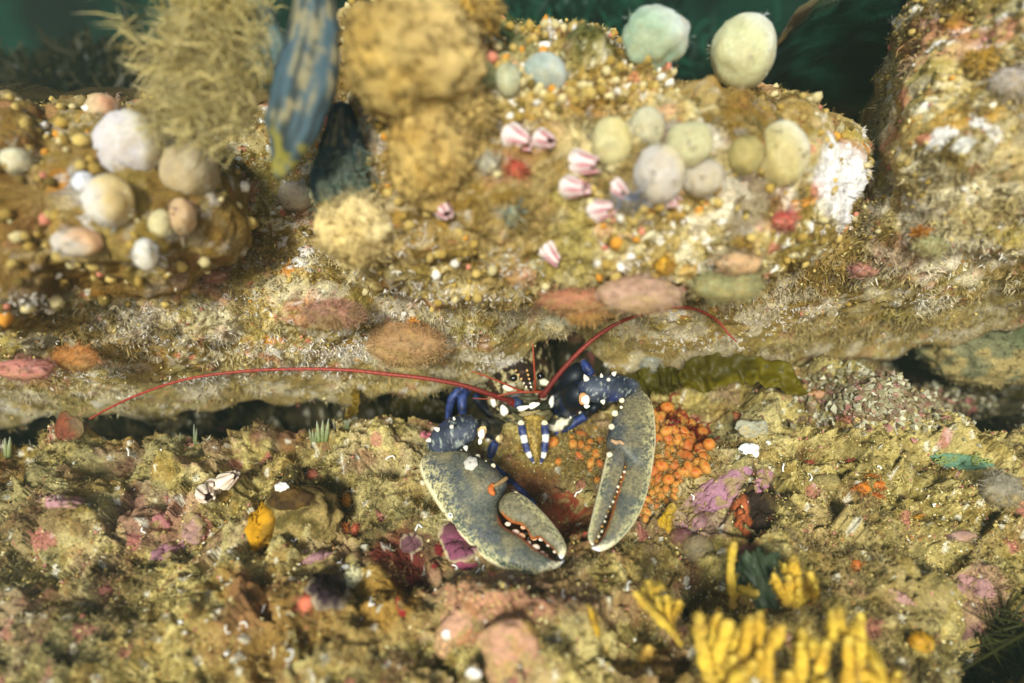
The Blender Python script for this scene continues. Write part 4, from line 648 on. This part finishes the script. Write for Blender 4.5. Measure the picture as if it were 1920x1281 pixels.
# the orange cluster
proto = []
for k in range(3):
    V, F = ICO[2]; V = V.copy(); V[:, 2] *= [1, 1.15, .9][k]; V *= (1+.16*(fbm(V+k*9, 1.4, 2, 800)-.5))[:, None]; tip = np.exp(-((V[:, 2]-1)/.25)**2)*np.exp(-(V[:, 0]**2+V[:, 1]**2)/.03)
    V[:, 2] -= tip*.12; K = mix(np.tile([C(212,132,56), C(212,146,68), C(206,120,60)][k], (len(V), 1)), C(206,92,30), np.clip(tip*1.6, 0, 1)); K *= (.85+.3*fbm(V, 3, 2, 810))[:, None]
    proto.append((V, F, K))
prev = {}; # sediment and turf between them is added further down
LBL = 'round translucent orange squirt packed in the cluster beside the cutter claw'
def orange(x, y, r, label=LBL):
    label = 'orange sea squirt between the lobster mouth and the cutter claw' if x < 1160 else 'orange sea squirt half under the frilly red seaweed' if y < 835 else 'orange sea squirt packed beside the straight cutter claw edge' if y < 905 else 'small orange sea squirt thinly scattered below the main cluster'
    k = random.randrange(3); p, n = hit(x, y, 'f'); s = r*dep(p)/FPX
    if k not in prev: o = mesh('orange_squirt', proto[k][0], proto[k][1], proto[k][2], 'soft', origin=(0, 0, 0)); prev[k] = o
    else: o = prev[k].copy(); COL.objects.link(o)
    fr = frame(unit(n*.4+FN*.4+VIEW*.5), RNG.normal(size=3)); o.location = Vector(p+FN*s*.45); import mathutils
    o.rotation_euler = mathutils.Matrix(fr.T.tolist()).to_euler(); o.scale = (s*random.uniform(.85, 1.45), s*random.uniform(.8, 1.05), s*random.uniform(.8, 1.1))
    tag(o, label, 'sea squirt', 'orange sea squirts in the cluster')
pts = [(1089,819,9),(1074,836,9),(1106,832,7),(1090,838,8),(1103,845,8),(1118,853,9),(1128,831,8),(1087,857,7),(1109,870,9),(1125,872,8),(1036,832,9),(1072,821,5),(1107,883,4),(1047,868,7),(1120,902,6),(1115,805,4)]
for q in pts: orange(q[0], q[1], q[2]*1.15)
def inpoly(x, y, pl_):
    c = False; j = len(pl_)-1
    for i in range(len(pl_)):
        if (pl_[i][1] > y) != (pl_[j][1] > y) and x < (pl_[j][0]-pl_[i][0])*(y-pl_[i][1])/(pl_[j][1]-pl_[i][1])+pl_[i][0]: c = not c
        j = i
    return c
poly = [(1215,770),(1260,768),(1318,805),(1330,840),(1322,880),(1280,905),(1262,940),(1225,965),(1195,985),(1210,900)]; taken = []
for tr in range(4000):
    x, y = random.uniform(1200, 1335), random.uniform(765, 985); r = random.choice((6, 9, 11, 12, 13, 14)) if y < 905 else random.choice((5, 7, 8))
    if inpoly(x, y, poly) and all((x-a)**2+((y-b)*1.15)**2 > (.66*(r+c))**2 for a, b, c in taken) and (y < 905 or random.random() < .22): taken.append((x, y, r)); orange(x, y, r)
    if len(taken) > 120: break
# red frilly weed
def weedtuft(name, paths, c, label, r=3, keys='f', cat='seaweed', m='weed', lift=.08, frill=0):
    parts = []
    for pth in paths:
        P3 = []
        for i, (x, y) in enumerate(pth): p, n = hit(x, y, keys); P3.append(p+FN*(lift*(.3+i/len(pth)))+RNG.normal(size=3)*.012)
        V, F, s, a = tubemesh(P3, [r*4.4/FPX, r*.7*4.4/FPX, r*.3*4.4/FPX], 16, 6, .5); parts.append((V, F, c*random.uniform(.7, 1.25)))
    V, F, K = join(parts); return mesh(name, V, F, K, m, origin=V[0], label=label, cat=cat)
pth = []
for i in range(70):
    f = random.random(); x0 = 1235+f*85+random.gauss(0, 8); y0 = 772+f*58+random.gauss(0, 10); q = random.uniform(0, 6.28); L_ = random.uniform(10, 24); b = random.uniform(-1.4, 1.4)
    pth.append([(x0, y0), (x0+L_*.35*math.cos(q), y0+L_*.35*math.sin(q)), (x0+L_*.7*math.cos(q+b), y0+L_*.7*math.sin(q+b)), (x0+L_*math.cos(q+2*b), y0+L_*math.sin(q+2*b))])
weedtuft('red_seaweed', pth, C(140,40,34), 'frilly dark red seaweed draped over the orange cluster', 2.4)
weedtuft('dark_seaweed', [[(1890+random.gauss(0, 26), 1235+random.gauss(0, 20)), (1890+random.gauss(0, 40), 1215+random.gauss(0, 30)), (1890+random.gauss(0, 50), 1200+random.gauss(0, 40))] for _ in range(70)], C(58,58,18), 'dark olive weed filling the hole at the bottom right', 4)
_k = M['weed'].node_tree; _tr = _k.nodes.new('ShaderNodeBsdfTranslucent'); _mx = _k.nodes.new('ShaderNodeMixShader'); _mx.inputs[0].default_value = .3
_b = _k.nodes['Principled BSDF']; _src = _b.inputs['Base Color'].links[0].from_socket; _k.links.new(_src, _tr.inputs[0]); _k.links.new(_b.outputs[0], _mx.inputs[1]); _k.links.new(_tr.outputs[0], _mx.inputs[2]); _k.links.new(_mx.outputs[0], _k.nodes['Material Output'].inputs[0])
# kelp blades: ribbons with thickness and ruffled edges
def kelp(name, ctr, wid, c, label, ruf=.018, c2=C(60,52,6), curl=0):
    n, m_ = 90, 18; A = catmull(np.array(ctr, float), n); P3 = at(A[:, 0], A[:, 1], A[:, 2]); T = unit(np.gradient(P3, axis=0)); wv = np.interp(np.linspace(0, 1, n), np.linspace(0, 1, len(wid)), wid)*4.8/FPX
    Sd = unit(np.cross(T, VIEW)); Nv = np.cross(Sd, T); u = np.linspace(-1, 1, m_); sd = ctr[0][0]
    W = wv[:, None]*u[None]*(1+.16*(fbm(np.stack([np.arange(n)*.22+sd, 0*A[:, 0], 0*A[:, 0]], 1), 1, 3, 900)[:, None]-.5)*np.sign(u)[None]*3)
    I_ = np.arange(n); q2 = np.stack(np.meshgrid(I_*.16+sd, u*1.6, indexing='ij')+[np.zeros((n, m_))], -1).reshape(-1, 3)
    W = W*(1+.45*(fbm(np.stack([I_*.3+sd, 0*I_, 0*I_+3], 1), 1, 2, 905)[:, None]-.5)*(u[None]**2)); off = ruf*11*(fbm(q2*np.array([.7, .6, 1]), 1, 2, 907).reshape(n, m_)-.5)+curl*u[None]**2
    V = P3[:, None]+Sd[:, None]*W[..., None]+Nv[:, None]*off[..., None]; top = V.reshape(-1, 3); bot = (V-Nv[:, None]*.012).reshape(-1, 3); f = gridfaces(n, m_); k = n*m_
    bd = np.concatenate([np.arange(m_), np.arange(m_-1, k, m_)[1:], np.arange(k-m_, k)[::-1][1:], np.arange(0, k, m_)[::-1][1:]]); e = np.stack([bd[:-1], bd[1:], bd[1:]+k, bd[:-1]+k], 1)
    F = np.vstack([f, f[:, ::-1]+k, e]); VV = np.vstack([top, bot]); K = mix(np.tile(c, (2*k, 1)), c2, sstep(.45, .65, fbm(VV, 3, 3, 910))*.7); K[fbm(VV, 34, 2, 920) > .80] *= .4
    return mesh(name, VV, F, K, 'weed', label=label, cat='seaweed')
kelp('kelp_blade', [(1170,730,4.85),(1210,718,4.78),(1250,712,4.74),(1283,710,4.72)], [24,27,26,12], C(84,76,8), 'dull olive kelp piece touching the cutter claw wrist')
kelp('kelp_blade', [(1275,716,4.66),(1310,702,4.6),(1350,694,4.56),(1395,690,4.54),(1440,698,4.52),(1480,716,4.5),(1510,738,4.5)], [12,32,30,24,26,20,8], C(104,92,6), 'golden olive ruffled kelp blade under the right lip')
kelp('kelp_blade', [(1500,733,4.7),(1530,738,4.64),(1560,738,4.62),(1588,746,4.6)], [4,7,9,3], C(120,92,8), 'small amber kelp tip beside the salmon leaf', .012)
kelp('kelp_blade', [(690,775,5.6),(730,768,5.4),(780,765,5.3),(845,775,5.2)], [28,32,30,16], C(44,36,6), 'dark brown kelp blade in the shadow left of the lobster')
kelp('kelp_blade', [(636,704,4.95),(660,722,4.85),(668,745,4.8),(662,768,4.78),(648,790,4.78)], [3,7,9,10,6], C(140,110,30), 'curled amber kelp strip hanging from the left lip', .015)
kelp('kelp_blade', [(1700,700,5.9),(1780,712,5.7),(1860,720,5.6),(1960,730,5.5)], [14,18,24,24], C(40,22,10), 'dark reddish kelp lying in the right recess')
pr = Plane(1400, 1085, .16, .3); kelp('green_leaf', [(x, y, dep(hit(x, y, 'f')[0])-q) for x, y, q in ((1380,1096,.12),(1405,1090,.2),(1435,1082,.24),(1470,1076,.2))], [16,30,34,28], C(40,50,32), 'dark green translucent leaf behind the yellow finger sponge', .02, C(76,90,66))
blob('red_leaf', 128, 806, 25, 27, C(128,66,38), 'brick red flat rounded leaf at the tip of the left antenna', 'seaweed', m='weed', d=4.36, thick=.12, lump=.3, sub=4, vor=.05, c2=C(110,84,44))
blob('sea_squirt', 1305, 1030, 30, 26, C(140,126,96), 'clear grey speckled sea squirt above the green leaf', m='jelly', keys='f', sink=.25); blob('sea_squirt', 1278, 1008, 22, 18, C(110,60,66), 'wine tinted clear sea squirt next to the grey speckled one', m='jelly', keys='f', sink=.25)
blob('sea_squirt', 1300, 1000, 12, 12, C(176,150,130), 'small clear bubble squirt by the mauve crust', m='jelly', keys='f', sink=.3)
# needle tubes
for x, y, h_, r, lb, k in [(605,822,36,7,'tall green needle tube cluster on the left ledge',3),(592,824,22,4,'row of short grey needle tubes by the tall green cluster',5),(366,828,30,3,'pair of pale needle tubes over the dark recess',2),(338,822,14,2.5,'short lone needle tube left of the pale pair',1),(14,852,34,6,'grey green needle tubes at the far left',2),(650,800,16,2,'thin bristly needle tubes right of the tall green cluster',4)]:
    p, n = hit(x, y+6, 'f'); d = dep(p); parts = []; t = thing('tube_cluster', p, lb, 'tube worms')
    for i in range(k):
        ox = (i-(k-1)/2)*r*1.3; hh = h_*random.uniform(.7, 1.1); V, F, s, a = tubemesh([at(x+ox*.7, y+6, d), at(x+ox, y-hh*.5, d-.02), at(x+ox*1.2, y-hh, d-.04)], [r*.55*d/FPX, r*.5*d/FPX, .5*d/FPX], 14, 8)
        mesh('tube', V, F, mix(np.tile(C(120,130,74), (len(V), 1)), C(170,176,140), s), 'soft', parent=t)
# yellow sponges
def sponge(label, base, branches, r=7.5, lift=0, c=C(214,180,66)):
    p, n = hit(*base, 'f'); d = dep(p); t = thing('yellow_sponge', p, label, 'sponge', 'yellow branching sponges')
    for br in branches:
        rr = br[0]*(.8 if lift else .95); pp = br[1:]; P3 = [at(x, y, d-.02-lift-.05*i) for i, (x, y) in enumerate(pp)]; V, F, s, a = tubemesh(P3, [rr*1.05*d/FPX, rr*1.1*d/FPX, rr*1.08*d/FPX, rr*1.0*d/FPX, rr*.66*d/FPX], 34, 22, .72, VIEW)
        nz = fbm(V, 9, 3, 950)-.5; ctr = catmull(P3, 34); ctr = np.vstack([np.tile(ctr, (22, 1)), ctr[0], ctr[-1]]); V = ctr+(V-ctr)*(1+1.1*nz+.5*(fbm(V, 26, 2, 951)-.5))[:, None]
        K = mix(np.tile(c, (len(V), 1)), C(200,150,44), sstep(.45, .65, fbm(V, 6, 3, 960))*.6); K = mix(K, C(150,120,60), (1-sstep(.0, .22, s))*.55); K = mix(K, C(150,116,56), sstep(.62,.72,fbm(V, 16, 2, 970))*.6); K = mix(K, C(216,190,96), sstep(.82, 1, s)*.35); K = mix(K, C(150,120,60), sstep(.5, .66, fbm(V, 4, 4, 981))*.4); i_ = RNG.integers(0, len(V), 60); Vh, Fh, Kh = blades(V[i_], unit(V[i_]-ctr[i_]), K[i_], 4, np.full(60, .028), .08, (C(206,180,110), .5), .7); V, F, K = join([(V, F, K), (Vh, Fh, Kh)]); mesh('branch', V, F, K, 'sponge', parent=t)
sponge('small forked yellow sponge standing apart on the left of the others', (1277,1206), [(7,(1278,1210),(1262,1188),(1246,1170),(1228,1152),(1208,1133),(1190,1111)),(5.5,(1212,1136),(1206,1120),(1204,1103)),(7,(1244,1168),(1236,1145),(1232,1120)),(6.5,(1256,1180),(1254,1150),(1250,1117)),(6.5,(1256,1165),(1266,1145),(1275,1127)),(6,(1226,1122),(1220,1105),(1215,1090)),(5.5,(1222,1114),(1231,1106),(1241,1098))])
sponge('single tall yellow finger sponge with one side branch', (1375,1134), [(8,(1374,1136),(1373,1105),(1370,1070),(1373,1040),(1376,1018)),(7,(1376,1120),(1388,1104),(1404,1110),(1421,1112))])
sponge('upright yellow sponge clump with square topped branch near the green leaf', (1482,1130), [(7.5,(1476,1132),(1462,1105),(1450,1076)),(8,(1480,1130),(1480,1105),(1478,1080)),(11,(1488,1100),(1487,1070),(1488,1044)),(8,(1494,1132),(1498,1110),(1497,1084)),(8,(1512,1130),(1520,1100),(1519,1074)),(8,(1520,1128),(1528,1112),(1527,1098)),(8,(1490,1138),(1500,1122),(1498,1104)),(6,(1466,1060),(1472,1070),(1470,1058))])
sponge('yellow sponge with a broad palm like branch at lower middle', (1330,1262), [(15,(1330,1270),(1318,1220),(1312,1180),(1308,1152)),(11,(1330,1240),(1340,1180),(1348,1152)),(15,(1350,1270),(1348,1220),(1358,1185),(1366,1165)),(10,(1362,1240),(1376,1210),(1386,1184)),(14,(1340,1285),(1362,1255),(1376,1232))], lift=.08)
sponge('densest yellow sponge clump at the bottom edge', (1440,1270), [(11,(1390,1240),(1402,1190),(1407,1156)),(10,(1424,1232),(1424,1180),(1423,1150)),(12,(1440,1280),(1440,1230),(1454,1195),(1467,1174)),(10,(1425,1272),(1428,1240),(1424,1220)),(12,(1360,1300),(1384,1270),(1414,1242)),(14,(1366,1300),(1380,1275),(1396,1262)),(14,(1478,1300),(1480,1280),(1478,1262)),(13,(1500,1290),(1502,1240),(1500,1205)),(10,(1496,1225),(1504,1200),(1502,1182)),(8,(1522,1230),(1526,1215),(1520,1205))], lift=.12)
sponge('yellow sponge clump furthest right with a drooping branch', (1600,1262), [(11,(1530,1285),(1540,1240),(1551,1203)),(9,(1560,1200),(1562,1172),(1559,1146)),(8,(1582,1190),(1576,1160),(1574,1140)),(13,(1588,1300),(1592,1250),(1590,1196)),(11,(1612,1250),(1614,1200),(1612,1150)),(9,(1596,1200),(1602,1180),(1608,1168)),(12,(1604,1262),(1640,1274),(1668,1300)),(9,(1640,1240),(1650,1262),(1660,1290)),(9,(1625,1215),(1636,1232),(1646,1250)),(12,(1520,1300),(1540,1285),(1548,1278)),(8,(1672,1290),(1680,1272),(1682,1262))], lift=.12)
sponge('stubby yellow sponge finger beside the orange cluster', (1248,985), [(10,(1240,985),(1252,962),(1262,946)),(6,(1254,998),(1255,980),(1256,968))], 8, c=C(196,156,40))
sponge('thin lone yellow finger on the lower middle turf', (1118,1188), [(4,(1121,1192),(1114,1168),(1106,1140))], c=C(200,160,40)); sponge('faded ochre stub left of the sponge clumps', (1213,1245), [(8,(1213,1252),(1212,1235),(1217,1212))], c=C(196,150,64))
# blue mussel and fuzzy hydroids, top left
def mussel(label, pts, wid, thick, c1, c2, d):
    V, F, s, a = tubemesh([at(x, y, dd) for x, y, dd in pts], [q*d/FPX for q in wid], 60, 36, thick, VIEW); st = fbm(np.stack([np.cos(a)*3, np.sin(a)*3, s*.9], 1), 3.0, 4, 980)
    K = mix(np.tile(c1, (len(V), 1)), c2, sstep(.42, .6, st)); K = mix(K, C(150,136,96), sstep(.55, .68, fbm(V, 9, 3, 990)*.5+.5*fbm(np.stack([np.cos(a)*4, np.sin(a)*4, s*2], 1), 3, 3, 991))*.7); K = mix(K, C(130,120,44), sstep(.7, .85, s)*sstep(.45,.6,fbm(V, 14, 2, 995))*.9)
    V = V+.02*(fbm(V, 12, 2, 996)-.5)[:, None]; return mesh('mussel', V, F, K, 'calc', label=label, cat='mussel', origin=at(*pts[0]))
mussel('blue mussel hanging point down from the top edge', [(590,-40,2.95),(588,60,2.9),(572,150,2.85),(548,240,2.85),(525,325,2.9)], [30,50,62,54,16], .5, C(62,82,90), C(34,42,40), 2.9)
mussel('slimmer grey blue mussel behind the fuzzy hydroids', [(440,-60,3.2),(470,30,3.15),(510,110,3.1),(520,190,3.15)], [26,44,36,12], .5, C(84,108,108), C(76,80,60), 3.15)
mussel('dark teal mussel end below the pink red anemone', [(640,200,3.3),(640,280,3.25),(620,350,3.25),(650,400,3.3)], [20,46,40,16], .5, C(40,60,66), C(24,34,34), 3.25)
def fuzzy(label, x, y, d, n, L, spread, c, dirx=-.6, diry=.25):
    p = at(x, y, d); base = np.array([at(random.gauss(x, spread), random.gauss(y, spread*1.1), d+random.uniform(-.1, .15)) for _ in range(n)]); Nd = unit(RNG.normal(size=(n, 3))*.5+dirx*RT-diry*UP-FWD*.4)
    V, F, K = blades(base, Nd, np.tile(c, (n, 1)), 18, RNG.uniform(.3, 1.2, n)*L, .02, (C(226,216,176), .6), .9, .15); core = ICO[3][0]*np.array([spread*1.3, spread*1.5, spread*.9])*d/FPX; core = core*(1+.3*(fbm(core, 8, 3, 33)-.5))[:, None]@np.stack([RT, UP, -FWD])+at(x+15, y, d+.15)
    V, F, K = join([(V, F, K), (core, ICO[3][1], c*.75)]); mesh('hydroid_clump', V, F, K, 'turf', label=label, cat='hydroid', origin=p)
fuzzy('fuzzy beige hydroid clump left of the blue mussel', 390, 150, 3.0, 420, .2, 44, C(196,176,112)); fuzzy('pale hydroid tuft at the top edge above the fuzzy clump', 400, 20, 3.05, 260, .16, 40, C(206,184,110), -.3, -.3); fuzzy('small teal hydroid tuft under the mussel tip', 640, 345, 3.2, 120, .12, 26, C(110,126,110), .1, .3)
# shell gravel in the right recess, boulder at the end
pp, nn = [], []
for _ in range(1500): q, n = hit(random.gauss(1660, 85), random.gauss(742, 28), 'f'); pp.append(q); nn.append(n)
V, F, K = grains(np.array(pp), np.array(nn), .02, .05, [(C(150,140,104), 4), (C(186,180,150), 2), (C(120,96,70), 3), (C(160,110,96), 1)]); mesh('shell_gravel', V, F, K, 'grain', kind='stuff', smooth=False)
blob('boulder', 1850, 668, 110, 62, C(110,108,78), 'rounded grey green boulder at the right end of the crevice', 'boulder', m='rock', d=5.3, fuzz=500, lump=.14, sub=5, vor=.10, c2=C(84,92,60), lfreq=2.5, sink=0)
blob('stone', 1555, 905, 26, 16, C(140,124,76), 'buff pebble half buried in the right slope', 'stone', m='rock', keys='f', sink=.1, lump=.2)
def weedband(label, pts, n, L, wd, c1, c2):
    q = np.array(pts, float); i_ = RNG.integers(0, len(q)-1, n); f = RNG.random(n)[:, None]; A = q[i_]*(1-f)+q[i_+1]*f+RNG.normal(size=(n, 3))*np.array([26, 26, .15]); b_ = at(A[:, 0], A[:, 1], A[:, 2])
    V, F, K = blades(b_, np.tile(unit(UP-.3*FWD), (n, 1)), mix(np.tile(c1, (n, 1)), c2, RNG.random(n)), 5, RNG.uniform(.6, 1.2, n)*L, wd, (c2, .3), 1.2); return mesh('green_seaweed', V, F, K, 'weed', kind='stuff')
weedband('', [(830,60,8),(950,110,8),(1050,80,8),(1140,50,8.2),(1300,130,8.4),(1500,140,8.2),(1600,110,8),(1740,0,8)], 1300, .5, .10, C(10,40,28), C(20,84,56))
weedband('', [(-80,180,7),(60,165,7),(180,140,7),(290,150,7)], 700, .34, .1, C(34,40,20), C(70,60,26))
pp, nn = [], []
for _ in range(900):
    a_, b_ = random.choice([(random.gauss(1262, 42), random.gauss(862, 55)), (random.gauss(1095, 26), random.gauss(850, 28))]); q, n = hit(a_, b_, 'f'); pp.append(q); nn.append(n)
V, F, K = blades(np.array(pp), np.array(nn), np.tile(C(150,124,66), (len(pp), 1)), 6, RNG.uniform(.03, .09, len(pp)), .1, (C(206,176,110), .5), .9); mesh('algal_turf', V, F, K, 'turf', kind='stuff')
# the hazy water itself
lo, hi = np.full(3, 1e9), np.full(3, -1e9)
for o in bpy.data.objects:
    if o.type == 'MESH' and o.name != 'water':
        bb = np.array([o.matrix_basis @ Vector(c) for c in o.bound_box])+(np.array(o.parent.location) if o.parent and o.parent.type == 'EMPTY' else 0)
        if np.abs(bb).max() < 60: lo = np.minimum(lo, bb.min(0)); hi = np.maximum(hi, bb.max(0))
lo = np.minimum(lo, CAM)-np.array([2, 2, 10]); hi = np.maximum(hi, CAM)+np.array([2, 2, 1]); print('haze box', lo, hi)
V = np.array([[x, y, z] for x in (lo[0], hi[0]) for y in (lo[1], hi[1]) for z in (lo[2], hi[2])]); F = np.array([[0,1,3,2],[4,6,7,5],[0,4,5,1],[2,3,7,6],[0,2,6,4],[1,5,7,3]])
hm = bpy.data.materials.new('haze'); hm.use_nodes = True; hn = hm.node_tree; hn.nodes.clear(); ho = hn.nodes.new('ShaderNodeOutputMaterial'); pv = hn.nodes.new('ShaderNodeVolumePrincipled')
pv.inputs['Color'].default_value = (.62, .82, .62, 1); pv.inputs['Density'].default_value = HAZE; pv.inputs['Anisotropy'].default_value = .3; hn.links.new(pv.outputs[0], ho.inputs['Volume'])
M['haze'] = hm; mesh('haze', V, F, C(0,0,0), 'haze', kind='stuff', smooth=False)
print('OBJECTS built', len(bpy.data.objects), 'tris', sum(len(o.data.polygons)*(2 if o.data.polygons and o.data.polygons[0].loop_total == 4 else 1) for o in bpy.data.objects if o.type == 'MESH'))
